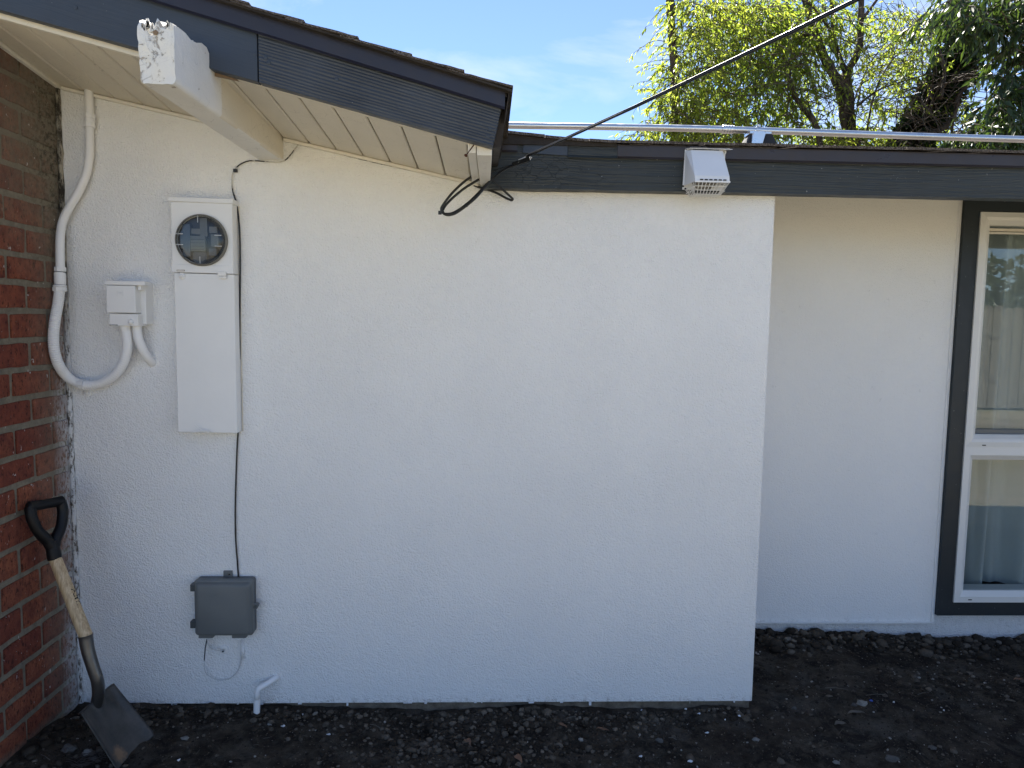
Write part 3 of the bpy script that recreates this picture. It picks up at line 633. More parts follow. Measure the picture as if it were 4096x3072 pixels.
obj('roof_edge', cat_(*[hexa([(a, -0.072, 2.146), (b, -0.072, 2.146), (b, 0.0, 2.146), (a, 0.0, 2.146)], [(a, -0.074, zt(a)), (b, -0.074, zt(b)), (b, 0.0, zt(b) + .012), (a, 0.0, zt(a) + .012)]) for a, b in [(0.046 + 0.035 * i, 0.046 + 0.035 * (i + 1)) for i in range(12)]]), M['roof_edge_wood'], t_)
x = 0.044; i = 0
while x < 4.9:
    wd = random.choice((0.11, 0.16, 0.19, 0.23, 0.30)); x2 = min(x + wd, 4.95); dz = random.uniform(-.001, .0012) ; dy = random.uniform(-.004, .004); nn_ = 6; V = []; Fc = []
    for k in range(nn_ + 1):
        xx = x + 0.0012 + (x2 - x - 0.0024) * k / nn_; z = zt(xx) + 0.0035 + dz + 0.0008 * noise.noise((xx * 30, 2, 0)); yy = -0.086 + dy + 0.002 * noise.noise((xx * 60, 0, 0))
        V += [(xx, yy, z - .0045), (xx, yy, z + .0050), (xx, 0.12, z + .0050 + .2 * .2), (xx, 0.12, z - .0035 + .2 * .2)]
        if k: a, b = (k - 1) * 4, k * 4; Fc += [(a, b, b + 1, a + 1), (a + 1, b + 1, b + 2, a + 2), (a, a + 3, b + 3, b)]
    Fc += [(0, 1, 2, 3), (nn_ * 4 + 3, nn_ * 4 + 2, nn_ * 4 + 1, nn_ * 4)]
    obj('shingle', fixn((V, Fc)), M['shingle'], t_)
    x = x2; i += 1
# ================================================================== WINDOW
def mitre(x0, x1, z0, z1, prof):
    """mitred frame: prof = list of (inset, y) closed loop"""
    V = []; n = len(prof); Fc = []
    for (sx, sz) in ((0, 0), (1, 0), (1, 1), (0, 1)):
        for ins, y in prof: V.append(((x0 + ins) if sx == 0 else (x1 - ins), y, (z0 + ins) if sz == 0 else (z1 - ins)))
    for c in range(4):
        a, b = c * n, ((c + 1) % 4) * n
        for k in range(n): Fc.append((a + k, a + (k + 1) % n, b + (k + 1) % n, b + k))
    return fixn((V, Fc))
t_ = thing('window', 'tall white vinyl window in a dark slate surround at the right edge', 'window', (2.95, 0.72, 0.05)); WN = t_
WX0, WX1 = 2.300, 3.66
obj('surround', mitre(WX0, WX1, 0.058, 2.150, [(0, 0.702), (0.0765, 0.702), (0.0765, 0.80), (0, 0.80)]), M['slate_trim'], t_, bevel=0.0015)
FX0, FX1 = WX0 + 0.0765, WX1 - 0.0765
pr = [(0, 0.694), (0.024, 0.690), (0.038, 0.694), (0.060, 0.712), (0.060, 0.80), (0, 0.80)]
fr1 = obj('frame', mitre(FX0, FX1, 0.926, 2.070, pr), M['vinyl_white'], t_, label='upper white window frame')
fr2 = obj('frame', mitre(FX0, FX1, 0.130, 0.914, [(0, 0.694), (0.030, 0.692), (0.056, 0.712), (0.056, 0.80), (0, 0.80)]), M['vinyl_white'], t_, label='lower white window frame')
obj('mullion', bar((FX0, 0.745, 0.920), (FX1, 0.745, 0.920), (0, 1, 0), (0, 0, 1), 0.10, 0.0125), M['vinyl_white'], t_)
GX0, GX1 = FX0 + 0.060, FX1 - 0.060
obj('pane', box(GX0, GX1, 0.740, 0.744, 0.986, 2.01), M['glass'], t_)
obj('pane', box(GX0 - .004, GX1 + .004, 0.722, 0.726, 0.186, 0.858), M['glass'], t_)
obj('sash_rail', box(GX0, GX1, 0.728, 0.740, 0.986, 1.010), M['grey_plastic'], t_, bevel=0.001)
obj('track', box(GX0, GX1, 0.730, 0.76, 1.985, 1.998), M['soffit_paint'], t_)
obj('track', box(GX0, GX1, 0.732, 0.76, 1.972, 1.981), M['trim_cream'], t_)
for (u, v) in ((3936, 1781), (3880, 2399)):
    c = WY(u, v, 0.692); obj('weep_slot', box(c.x - .009, c.x + .009, 0.6905, 0.6925, c.z - .0022, c.z + .0022), M['dark_void'], t_)
obj('dent', lathe(WY(3834, 1278, 0.7015), (0, -1, 0), [(0.010, 0), (0.006, -0.0005), (0, -0.001)], 10), M['slate_trim'], t_)
# room behind and a curtain
rm = thing('room_interior', 'dim room behind the window glass', 'room', (2.95, 1.4, 0))
def roomshell(x0, x1, y0, y1, z0, z1):
    V = [(x0, y0, z0), (x1, y0, z0), (x1, y1, z0), (x0, y1, z0), (x0, y0, z1), (x1, y0, z1), (x1, y1, z1), (x0, y1, z1)]
    return V, [(0, 1, 2, 3), (4, 7, 6, 5), (1, 5, 6, 2), (2, 6, 7, 3), (3, 7, 4, 0)]
obj('room_walls', roomshell(2.2, 3.8, 0.84, 3.2, -0.05, 2.24), M['room_wall'], rm)
V = []; Fc = []; NXc, NZc = 220, 40
for j in range(NZc + 1):
    v = j / NZc; z = 0.150 + (2.06 - 0.150) * v
    for i in range(NXc + 1):
        u = i / NXc; x = 2.34 + 1.3 * u; ph = x * 24 + 2.2 * math.sin(x * 6.3 + 1) + .8 * math.sin(x * 17) + 0.3 * math.sin(z * 2 + x * 5)
        low = max(0, 1 - v * 5); yy = 0.900 + 0.050 * math.sin(ph) + 0.018 * math.sin(ph * 2.3 + z) + 0.012 * low * math.sin(ph * 1.7 + 2)
        V.append((x + 0.004 * math.sin(ph * 1.3), yy, z + low * 0.004 * math.sin(x * 21)))
for j in range(NZc):
    for i in range(NXc):
        a = j * (NXc + 1) + i; Fc.append((a, a + 1, a + NXc + 2, a + NXc + 1))
cu = obj('curtain', (V, Fc), M['curtain'], None, smooth=True); tag(cu, 'pale blue-grey curtain hanging in folds behind the window glass', 'curtain')

# ================================================================== METER PANEL
t_ = thing('meter_panel', 'tall white painted electric meter panel with a round glass meter', 'meter panel', (-1.03, 0, 1.08)); MP = t_
FY = -0.060
def q(u, v, y=FY): p_ = WY(u, v, y); return p_.x, p_.z
xl, zt_ = q(681, 808); xr, _ = q(928, 812); _, zm = q(800, 1086); _, zb_ = q(815, 1732); xl2, _ = q(690, 1400); xr2, _ = q(941, 1400)
xr2 = xr + 0.001; xl2 = xl + 0.004
obj('upper_housing', fixn(prism([(xl, zm - .004), (xr, zm - .006), (xr, zt_), (xl, zt_ + .002)], 'y', FY, 0.01)), M['white_metal'], t_, bevel=0.003)
xc0, zc0 = q(673, 787, FY - .004); xc1, zc1 = q(932, 795, FY - .004)
obj('rain_cap', fixn(prism([(xc0, zc0 - .016), (xc1, zc1 - .018), (xc1, zc1), (xc0, zc0)], 'y', FY - .006, 0.008)), M['white_metal'], t_, bevel=0.0025)
dr = obj('access_door', fixn(prism([(xl2, zb_ + .001), (xr2, zb_ - .001), (xr2, zm - .008), (xl2, zm - .006)], 'y', FY + .004, 0.01)), M['white_metal'], t_, bevel=0.003)
obj('lip', fixn(prism([(xl - .001, zm - .004), (xr + .001, zm - .007), (xr + .001, zm + .022), (xl - .001, zm + .025)], 'y', FY - .003, FY + .002)), M['white_metal'], t_, bevel=0.0015)
obj('caulk_line', tube([(xr + .0045 + .0012 * noise.noise((i_ * .8, 2, 0)), -.002, zb_ + (zt_ - zb_) * i_ / 60) for i_ in range(61)], .0028, 6, True, lambda i_: .0022 + .0016 * abs(noise.noise((i_ * .7, 5, 0)))), M['soffit_paint'], t_, smooth=True)
xs_, zs_ = q(723, 1082, FY - .003); obj('slot', box(xs_ - .014, xs_ + .014, FY - .0042, FY - .002, zs_ - .0025, zs_ + .0025), M['raw_wood'], t_)
obj('slot_lip', box(xs_ - .0125, xs_ + .0125, FY - .0050, FY - .0035, zs_ - .0012, zs_ + .0012), M['white_metal'], t_)
xh, zh = q(888, 1098, FY - .004); obj('hasp', cat_(box(xh - .015, xh + .015, FY - .008, FY, zh - .006, zh + .012), box(xh - .013, xh + .016, FY - .006, FY, zh - .016, zh - .0065)), M['white_metal'], t_, bevel=0.0025)
obj('screw', lathe((xh, FY - .006, zh - .011), (0, -1, 0), [(0.004, 0), (0.0035, 0.002), (0, 0.003)], 10), M['white_metal'], t_)
xw, zw = q(726, 1104, FY); obj('wing_nut', lathe((xw, FY + .003, zw), (0, -1, 0), [(0.013, 0), (0.012, 0.002), (0.006, 0.004), (0.005, 0.008), (0, 0.009)], 12), M['white_metal'], t_)
mc = WY(795, 958, FY - 0.03); mc.y = FY
MRd = 0.0915
rim = obj('meter', lathe(mc, (0, -1, 0), [(MRd + .001, -0.002), (MRd + .001, 0.010), (MRd - .001, 0.012), (MRd - .004, 0.013), (MRd - .006, 0.011)], 48), M['meter_rim'], t_, smooth='auto', label='round electricity meter under clear glass')
rd = MRd - 0.0045
obj('glass_cover', lathe(mc, (0, -1, 0), [(rd, 0.008), (rd - .001, 0.018), (rd - .003, 0.024), (rd - .008, 0.028), (rd * 0.7, 0.030), (0, 0.031)], 48), M['meter_glass'], rim, smooth='auto')
obj('base_plate', lathe(mc, (0, -1, 0), [(rd - .002, 0.001), (0, 0.001)], 48), M['meter_inside'], rim)
def mb_(name, x0, x1, z0, z1, y0, y1, mat): return obj(name, box(mc.x + x0, mc.x + x1, FY - y1, FY - y0, mc.z + z0, mc.z + z1), M[mat], rim)
mb_('register_plate', -0.032, 0.020, -0.040, 0.014, 0.004, 0.024, 'meter_plate')
mb_('register_plate', 0.000, 0.026, 0.012, 0.078, 0.003, 0.018, 'meter_plate')
mb_('register_block', -0.060, -0.034, -0.060, 0.055, 0.003, 0.022, 'meter_blue')
mb_('register_block', -0.070, -0.060, -0.03, 0.03, 0.003, 0.016, 'meter_blue')
mb_('register_block', 0.040, 0.066, -0.022, 0.020, 0.003, 0.022, 'meter_plate')
mb_('register_block', 0.032, 0.060, 0.026, 0.048, 0.003, 0.016, 'meter_rim')
mb_('register_block', 0.030, 0.056, -0.055, -0.030, 0.003, 0.016, 'meter_blue')
mb_('register_block', -0.040, 0.014, 0.020, 0.040, 0.003, 0.014, 'meter_rim')
for k_ in range(4): mb_('register_line', -0.030, 0.016, -0.036 + k_ * 0.012, -0.0345 + k_ * 0.012, 0.0242, 0.0252, 'meter_inside')
obj('dial', lathe(mc + Vector((-.008, 0, -.058)), (0, -1, 0), [(0.026, 0.002), (0.026, 0.004), (0.0225, 0.004), (0.0225, 0.006), (0.018, 0.006), (0, 0.007)], 20), M['meter_blue'], rim)
for (dx, dz, hx, hz) in ((-.002, .072, .0012, .012), (.003, -.072, .0012, .012), (-.068, .019, .013, .0014), (-.068, -.019, .013, .0014), (.068, .016, .012, .0014), (.068, -.022, .012, .0014)):
    mb_('glass_rib', dx - hx, dx + hx, dz - hz, dz + hz, 0.0295, 0.0315, 'clear_rib')
# seal wire at the foot of the panel
a = WY(832, 1728, FY - .004)
obj('seal_wire', cat_(tube(spline([WY(731, 1748, FY - .02), WY(770, 1731, FY - .018), WY(808, 1722, FY - .010), WY(826, 1722, FY - .006), WY(838, 1728, FY - .006)]), 0.0016, 6),
    tube(spline([WY(779, 1700, FY - .016), WY(796, 1714, FY - .012), WY(812, 1724, FY - .004)]), 0.0015, 6), lathe(WY(832, 1726, FY - .006), (0, -1, 0), [(0.005, 0), (0.005, 0.003), (0.002, 0.003)], 10)), M['white_metal'], t_)

# ================================================================== DISCONNECT BOX + conduits
t_ = thing('disconnect_box', 'small white painted electrical disconnect box left of the meter panel', 'electrical box', (-1.3, 0, 1.47)); DB = t_
DY = -0.095
def q2(u, v, y=DY): p_ = WY(u, v, y); return p_.x, p_.z
# back box, seen to the right of the cover
bx1, bz0 = q2(586, 1298, -0.055); bx1b, bz1 = q2(583, 1128, -0.055); bx0 = q2(440, 1200, -0.055)[0]
obj('back_box', box(bx0, bx1, -0.055, 0.01, bz0, bz1), M['white_metal'], t_, bevel=0.002)
cx0, cz1 = q2(416, 1122, DY - .002); cx1, _ = q2(545, 1124, DY - .002); _, cz0 = q2(420, 1139, DY - .002)
obj('lid', fixn(prism([(cx0, cz0), (cx1 + .03, cz0 - .001), (cx1 + .03, cz1), (cx0, cz1)], 'y', DY - .003, -0.05)), M['white_metal'], t_, bevel=0.0025)
a0, a1 = q2(423, 1141), q2(543, 1252)
cov = obj('front_cover', box(a0[0], a1[0], DY, -0.02, a1[1], a0[1]), M['white_metal'], t_, bevel=0.002)
b0, b1 = q2(436, 1253, DY + .006), q2(553, 1305, DY + .006)
lo = obj('lower_cover', box(b0[0], b1[0], DY + .006, -0.02, b1[1], b0[1] - .001), M['white_metal'], t_, bevel=0.002)
c = WY(524, 1288, DY + .006); obj('knob', lathe(c, (0, -1, 0), [(0.0105, 0), (0.0100, 0.004), (0.0075, 0.008), (0.004, 0.0098), (0, 0.0102)], 16), M['white_metal'], t_, smooth=True)
c = WY(455, 1300, DY + .006); obj('slot', cat_(box(c.x - .014, c.x + .013, DY + .0045, DY + .007, c.z - .0022, c.z + .0022)), M['dark_void'], t_)
obj('slot_lip', cat_(box(c.x - .0128, c.x + .0118, DY + .0035, DY + .006, c.z - .0011, c.z + .0011)), M['white_metal'], t_)
c = WY(548, 1150, DY); obj('latch_tab', box(c.x - .001, c.x + .010, DY + .008, -0.05, c.z - .009, c.z + .010), M['white_metal'], t_, bevel=0.001)
c = WY(420, 1150, DY); obj('latch_tab', cat_(box(c.x - .006, c.x - .002, DY + .010, -0.05, c.z - .010, c.z + .006)), M['white_metal'], t_)
obj('latch_gap', cat_(box(c.x - .002, c.x + .003, DY + .012, -0.05, c.z - .009, c.z + .006)), M['dark_void'], t_)
# raised square emblem on the cover
e = WY(481, 1172, DY - .0005); s_ = 0.0098
em = [box(e.x - s_, e.x + s_, DY - .0018, DY, e.z + s_ - .0014, e.z + s_), box(e.x - s_, e.x + s_, DY - .0018, DY, e.z - s_, e.z - s_ + .0014),
      box(e.x - s_, e.x - s_ + .0014, DY - .0018, DY, e.z - s_, e.z + s_), box(e.x + s_ - .0014, e.x + s_, DY - .0018, DY, e.z - s_, e.z + s_),
      box(e.x - .0045, e.x - .0030, DY - .0018, DY, e.z - .005, e.z + .005), box(e.x - .003, e.x + .003, DY - .0018, DY, e.z + .0038, e.z + .005), box(e.x - .003, e.x + .003, DY - .0018, DY, e.z - .005, e.z - .0038),
      box(e.x + .003, e.x + .0045, DY - .0018, DY, e.z - .004, e.z + .004), box(e.x - .0008, e.x + .0008, DY - .0018, DY, e.z - .002, e.z + .003)]
obj('emblem', cat_(*em), M['white_metal'], cov)

t_ = thing('conduit', 'white painted conduit bending down the corner and looping up into the disconnect box', 'conduit', (-1.45, -0.03, 1.3)); 
def CP(u, v, y=-0.035):
    p_ = WY(u, v, y); return p_ if p_.x > BX + .0235 else WX(u, v, BX + .0235)
rg_ = spline([CP(354, 345, -.024), CP(357, 420, -.024), CP(358, 520, -.024), CP(357, 620, -.026), CP(345, 695, -.03), CP(315, 765, -.034), CP(277, 830, -.038), CP(251, 885, -.038), CP(241, 945, -.034), CP(240, 1010, -.03), CP(241, 1075, -.03)], 8)
obj('rigid_pipe', tube(rg_, 0.0145, 16), M['white_pipe'], t_, smooth=True)
def hexring(u, v, r_, h, y=-.028, n=8, name='compression_nut', mat='white_pipe', par=None):
    c = CP(u, v, y); return obj(name, lathe(c, (0, 0, 1), [(0, -h), (r_ * .94, -h), (r_, -h * .7), (r_, h * .7), (r_ * .94, h), (0, h)], n), M[mat], par or t_, smooth=None if n < 10 else 'auto')
hexring(358, 464, .0205, .0075, -.026); hexring(358, 483, .0180, .009, -.026, 16, 'coupling'); hexring(357, 501, .0200, .0080, -.026)
hexring(241, 1077, .0195, .008); hexring(240, 1090, .0185, .003, -.028, 16, 'gasket', 'grey_plastic'); hexring(240, 1114, .0190, .022, -.028, 20, 'coupling'); hexring(239, 1144, .0215, .0035, -.028, 20, 'gasket', 'white_pipe'); hexring(239, 1142, .0195, .003, -.028, 20, 'gasket', 'grey_plastic')
hexring(239, 1157, .0232, .0075)
fl = spline([CP(239, 1160, -.03), CP(232, 1215, -.032), CP(221, 1275, -.036), CP(214, 1340, -.040), CP(217, 1400, -.042), CP(233, 1455, -.042), CP(262, 1500, -.040), CP(300, 1528, -.036), CP(345, 1541, -.034), CP(400, 1534, -.036), CP(455, 1503, -.040), CP(492, 1453, -.046), CP(508, 1395, -.052), CP(507, 1345, -.056), CP(500, 1303, -.06)], 14)
def rfl(i):
    f = i / (len(fl) - 1); ribs = 0.0009 * (1 if i % 2 else -1) * (1 if f < 0.62 else 0.35)
    return 0.0172 + ribs
obj('flexible_hose', tube(fl, 0.017, 18, True, rfl), M['white_pipe'], t_)
c = CP(500, 1312, -.06); obj('hose_fitting', lathe(c, (0, 0, 1), [(0, -.008), (.0185, -.008), (.0195, 0), (.0195, .012)], 16), M['white_metal'], t_, smooth='auto')
st = WY(330, 1539, -.036)
sv = []
for k_ in range(13):
    a_ = math.pi * 2 * k_ / 12; sv.append(st + Vector((0.0, math.cos(a_) * .0195, math.sin(a_) * .0195)))
obj('strap', cat_(*[bar(sv[i_], sv[i_ + 1], (1, 0, 0), (sv[i_] - st).normalized(), .016, .002) for i_ in range(12)], box(st.x - .008, st.x + .007, -.010, .001, st.z - .043, st.z - .017)), M['white_metal'], t_)
obj('strap_screw', lathe((st.x, -.010, st.z - .035), (0, -1, 0), [(.0062, 0), (.0055, .003), (.002, .0035), (0, .0035)], 12), M['white_metal'], t_)
wh = obj('whip_conduit', tube(spline([CP(547, 1290, -.05), CP(549, 1325, -.050), CP(556, 1362, -.048), CP(572, 1400, -.038), CP(590, 1428, -.022), CP(606, 1447, -.004), CP(612, 1452, .01)], 8), .0160, 16), M['white_pipe'], None, smooth=True)
tag(wh, 'short white conduit stub curving from the box bottom into the wall', 'conduit')

# ================================================================== GREY NETWORK BOX
t_ = thing('utility_box', 'grey plastic telephone utility box mounted low on the stucco wall', 'utility box', (-0.965, 0, 0.31)); UB = t_
def rrect(x0, x1, z0, z1, r_, n=5):
    P = []
    for cx_, cz_, a0_ in ((x1 - r_, z1 - r_, 0), (x0 + r_, z1 - r_, 90), (x0 + r_, z0 + r_, 180), (x1 - r_, z0 + r_, 270)):
        for k in range(n + 1): a_ = R(a0_ + 90 * k / n); P.append((cx_ + r_ * math.cos(a_), cz_ + r_ * math.sin(a_)))
    return P
def loft(loops):
    """loops: list of (points2d, y)"""
    V = []; n = len(loops[0][0]); Fc = []
    for P, y in loops: V += [(p_[0], y, p_[1]) for p_ in P]
    for i in range(len(loops) - 1):
        for k in range(n): a, b = i * n + k, i * n + (k + 1) % n; Fc.append((a, b, b + n, a + n))
    Fc += [tuple(range(n)), tuple(range((len(loops) - 1) * n, len(loops) * n))]
    return fixn((V, Fc))
ux0, uz1 = (lambda p_: (p_.x, p_.z))(WY(776, 2320, -.045)); ux1, uz0 = (lambda p_: (p_.x, p_.z))(WY(1013, 2541, -.045))
obj('base', loft([(rrect(ux0 + .004, ux1 - .004, uz0 + .004, uz1 - .004, .012), .004), (rrect(ux0, ux1, uz0, uz1, .012), -.004), (rrect(ux0, ux1, uz0, uz1, .012), -.030)]), M['grey_plastic_dark'], t_, smooth='auto')
lid = obj('lid', loft([(rrect(ux0 - .001, ux1 + .001, uz0 - .001, uz1 + .001, .013), -.028), (rrect(ux0 - .001, ux1 + .001, uz0 - .001, uz1 + .001, .013), -.042), (rrect(ux0 + .002, ux1 - .002, uz0 + .002, uz1 - .002, .012), -.045),
    (rrect(ux0 + .004, ux1 - .005, uz0 + .003, uz1 - .008, .014), -.046), (rrect(ux0 + .007, ux1 - .008, uz0 + .004, uz1 - .012, .014), -.055), (rrect(ux0 + .011, ux1 - .013, uz0 + .007, uz1 - .016, .013), -.059), (rrect(ux0 + .018, ux1 - .022, uz0 + .012, uz1 - .022, .010), -.0610)]), M['grey_plastic'], t_, smooth='auto')
for v in (2354, 2502):
    c = WY(770, v, -.05); obj('hinge', cat_(box(c.x - .011, c.x + .008, -.046, -.018, c.z - .0135, c.z + .0135), box(c.x - .008, c.x - .002, -.050, -.046, c.z - .010, c.z + .010)), M['grey_plastic_dark'], t_, bevel=0.0015)
c = WY(1018, 2428, -.05); obj('latch_ear', fixn(prism([(c.x - .022, c.z - .010), (c.x + .006, c.z - .012), (c.x + .014, c.z + .006), (c.x + .010, c.z + .010), (c.x - .022, c.z + .012)], 'y', -.042, -.028)), M['grey_plastic'], t_, bevel=0.002)
obj('latch_screw', lathe((c.x + .001, -.042, c.z - .001), (0, -1, 0), [(.0068, 0), (.0062, .003), (.0045, .003), (.0045, .001), (.002, .001), (.002, .003), (0, .003)], 14), M['grey_plastic_dark'], t_)
c = WY(910, 2301, -.01); obj('mounting_tab', cat_(box(c.x - .0165, c.x + .0165, -.008, .002, c.z - .022, c.z + .016), lathe((c.x - .004, -.008, c.z + .003), (0, -1, 0), [(.005, 0), (.0045, .003), (0, .0035)], 10)), M['grey_plastic'], t_, bevel=0.001)
obj('tab_slot', box(c.x + .003, c.x + .010, -.0088, -.0078, c.z + .0, c.z + .005), M['dark_void'], t_)
for (u0, u1) in ((790, 858), (924, 990)):
    a_, b_ = WY(u0, 2541, -.05), WY(u1, 2557, -.05); xm = (b_.x - a_.x)
    obj('cable_gland', loft([([(a_.x, b_.z), (b_.x - .012, b_.z), (b_.x - .004, b_.z + .006), (b_.x, a_.z + .004), (a_.x, a_.z + .004)], -.012), ([(a_.x, b_.z), (b_.x - .012, b_.z), (b_.x - .004, b_.z + .006), (b_.x, a_.z + .004), (a_.x, a_.z + .004)], -.042)]), M['grey_plastic'], t_, bevel=0.0015)
# faint embossed globe stripes and lettering
e = WY(830, 2381, -.061); gl_ = []
for k_, hw in enumerate((.007, .0095, .0105, .0095, .006)):
    P_ = [(e.x + hw * math.cos(a_), e.z + .010 - k_ * .005 - .0025 * math.sin(a_)) for a_ in [math.pi * j / 6 for j in range(7)]]
    for i_ in range(6): gl_.append(bar((P_[i_][0], -.0611, P_[i_][1]), (P_[i_ + 1][0], -.0611, P_[i_ + 1][1]), (0, 0, 1), (0, 1, 0), .0011, .0010))
obj('globe_emblem', cat_(*gl_), M['grey_plastic'], lid)
def text_mesh(name, s, size, mtx, mat, parent, ext=0.0004, font_shear=0, wfun=None):
    cu_ = bpy.data.curves.new(name, 'FONT'); cu_.body = s; cu_.size = size; cu_.extrude = ext; cu_.align_x = 'CENTER'; cu_.align_y = 'CENTER'; cu_.offset = size * 0.035; cu_.resolution_u = 4
    tmp = link(bpy.data.objects.new('tmp_text', cu_)); dg = bpy.context.evaluated_depsgraph_get(); me = bpy.data.meshes.new_from_object(tmp.evaluated_get(dg))
    V = [mtx @ (wfun(v.co) if wfun else v.co) for v in me.vertices]; Fc = [tuple(p_.vertices) for p_ in me.polygons]
    bpy.data.objects.remove(tmp); bpy.data.curves.remove(cu_)
    return obj(name, (V, Fc), mat, parent)
text_mesh('lettering', 'AT&T', 0.012, Matrix.Translation((e.x + .028, -.0612, e.z)) @ Matrix.Rotation(R(90), 4, 'X'), M['grey_plastic'], lid, .0005)
# wires under the box and the wall bushing
o = obj('black_wire', tube(spline([WY(828, 2556, -.03), WY(821, 2595, -.030), WY(817, 2645, -.028)]), [.0022] * 6 + [.0020] * 6 + [.001], 6), M['cable_black'], None); tag(o, 'short black cut wire end hanging from the grey box', 'wire')
o = obj('white_wire_loop', tube(spline([WY(817, 2645, -.028), WY(820, 2680, -.02), WY(838, 2704, -.012), WY(880, 2720, -.008), WY(920, 2712, -.008), WY(950, 2685, -.008), WY(962, 2650, -.006), WY(964, 2620, -.006), WY(964, 2560, -.006)]), .0019, 6), M['cable_white'], None, smooth=True); tag(o, 'thin white painted wire looping below the grey box', 'wire')
o = obj('white_wire', tube(spline([WY(828, 2556, -.03), WY(836, 2582, -.028), WY(856, 2598, -.022), WY(878, 2602, -.018), WY(896, 2600, -.008)]), .0021, 6), M['cable_white'], None, smooth=True); tag(o, 'thin white wire running from the grey box to the round wall bushing', 'wire')
c = WY(898, 2597, -.002); t_ = thing('wall_bushing', 'round white plastic cable bushing on the stucco below the grey box', 'bushing', (c.x, 0, c.z))
obj('disc', lathe((c.x, 0, c.z), (0, -1, 0), [(.0165, -.001), (.0165, .006), (.013, .0075), (.006, .008), (.0055, .001), (0, .001)], 24), M['white_metal'], t_, smooth='auto')
obj('hole', lathe((c.x - .004, -.0076, c.z - .006), (0, -1, 0), [(.0045, 0), (0, .0015)], 8), M['dark_void'], t_)
# painted-over conduit stub right of the box
o = obj('painted_stub', cat_(tube([WY(968, 2572, -.004), WY(970, 2600, -.004), WY(972, 2632, -.004)], [.005, .007, .006], 8)), M['stucco_white'], None, smooth=True); tag(o, 'painted-over cable stub under the right corner of the grey box', 'cable stub')
# ================================================================== DRAIN PIPE
t_ = thing('drain_pipe', 'white painted drain pipe bent out of the wall and down to the soil', 'pipe', (-0.82, 0, 0))
obj('bent_pipe', tube([WY(1118, 2703, .012), WY(1100, 2714, -.010), WY(1075, 2731, -.028), WY(1046, 2748, -.045)] + spline([WY(1046, 2748, -.045), WY(1034, 2757, -.050), WY(1029, 2772, -.052)], 4)[1:] + [WY(1028, 2800, -.052)], .0112, 16), M['white_pipe'], t_, smooth=True)
a_ = WY(1028, 2797, -.052); b_ = Vector((a_.x + .001, -.054, -.085))
b2 = WY(1026, 2905, -.055)
obj('down_pipe', tube([a_, (a_ + b2) / 2, b2], [.0125, .0120, .0122], 16), M['white_pipe'], t_, smooth='auto')
# ================================================================== CABLES
t_ = thing('telephone_cable', 'thin dark cable running under the soffit and down past the meter to the grey box', 'cable', (-0.9, -0.01, 0.5))
tc_pts = [WY(u, v, -.0065) for u, v in ((1895, 738), (1790, 712), (1650, 683), (1500, 650), (1350, 612), (1262, 574), (1225, 566), (1196, 577), (1180, 596), (1160, 622), (1138, 642), (1105, 649), (1050, 645), (1000, 643), (965, 655), (944, 672), (932, 690), (928, 720), (931, 765), (938, 800), (948, 850), (955, 930), (957, 1050), (956, 1250), (954, 1450), (952, 1650), (948, 1800), (943, 1950), (941, 2060), (943, 2160), (949, 2240), (953, 2300), (954, 2324))]
for p_ in tc_pts:
    if p_.z < 1.95 and p_.z > 1.05: p_.x += .0035
sp_ = spline(tc_pts, 5)
cut = next(i for i, p_ in enumerate(sp_) if p_.x < -0.93 and p_.z < 1.96)
obj('cable_run', tube(sp_[:cut + 1], .0022, 6), M['cable_splash'], t_, smooth=True, label='paint-splashed upper length of the thin cable')
obj('cable_run', tube(sp_[cut:], .0030, 6), M['cable_black'], t_, smooth=True, label='dark lower length of the thin cable')
c = WY(941, 683, -.008); obj('cable_clip', cat_(box(c.x - .006, c.x + .006, -.014, .002, c.z - .005, c.z + .006), lathe((c.x + .004, -.014, c.z - .002), (0, -1, 0), [(.003, 0), (0, .004)], 8)), M['cable_black'], t_)

t_ = thing('service_cable', 'black overhead service cable rising to the upper right, its slack coiled beside the roof corner', 'cable', (0.0, -0.12, 1.95)); SV = t_
A_ = WY(2105, 628, -0.20); B_ = WY(3512, 0, -1.20); D_ = B_ - A_
far = A_ + D_ * 4.2 + Vector((0, 0, 0.35)); ln = [A_ + D_ * (i_ / 10) * 4.2 + Vector((0, 0, 0.35 * (i_ / 10) ** 2)) for i_ in range(11)]
obj('overhead_line', tube(ln, .0036, 8), M['cable_black'], t_, smooth=True)
obj('messenger_wire', tube([p_ + Vector((-.002, 0, .0045)) for p_ in ln], .0014, 6), M['galvanised'] if False else M['cable_black'], t_, smooth=True)
CC = lambda u, v, y: WY(1700 + u * .27130, 450 + v * .27130, y)
A0 = CC(1285, 775, -.165); A1 = CC(1540, 680, -.205); ax = (A1 - A0).normalized(); upv = Vector((0, -.2, 1)).cross(ax).cross(ax).normalized() * -1
obj('wedge_clamp', fixn(hexa([A0 - upv * .006 + Vector((0, -.006, 0)), A0 - upv * .006 + Vector((0, .006, 0)), A1 - upv * .009 + Vector((0, .009, 0)), A1 - upv * .009 + Vector((0, -.009, 0))],
    [A0 + upv * .007 + Vector((0, -.006, 0)), A0 + upv * .007 + Vector((0, .006, 0)), A1 + upv * .006 + Vector((0, .009, 0)), A1 + upv * .006 + Vector((0, -.009, 0))])), M['cable_black'], t_)
W0 = CC(1372, 715, -.18); W1 = CC(1535, 640, -.205)
obj('clamp_wedge', fixn(hexa([W0 + Vector((0, -.006, -.006)), W0 + Vector((0, .006, -.006)), W1 + Vector((0, .006, -.012)), W1 + Vector((0, -.006, -.012))], [W0 + Vector((0, -.006, .003)), W0 + Vector((0, .006, .003)), W1 + Vector((.002, .006, .004)), W1 + Vector((.002, -.006, .004))])), M['white_metal'], t_, label='pale metal wedge of the cable clamp')
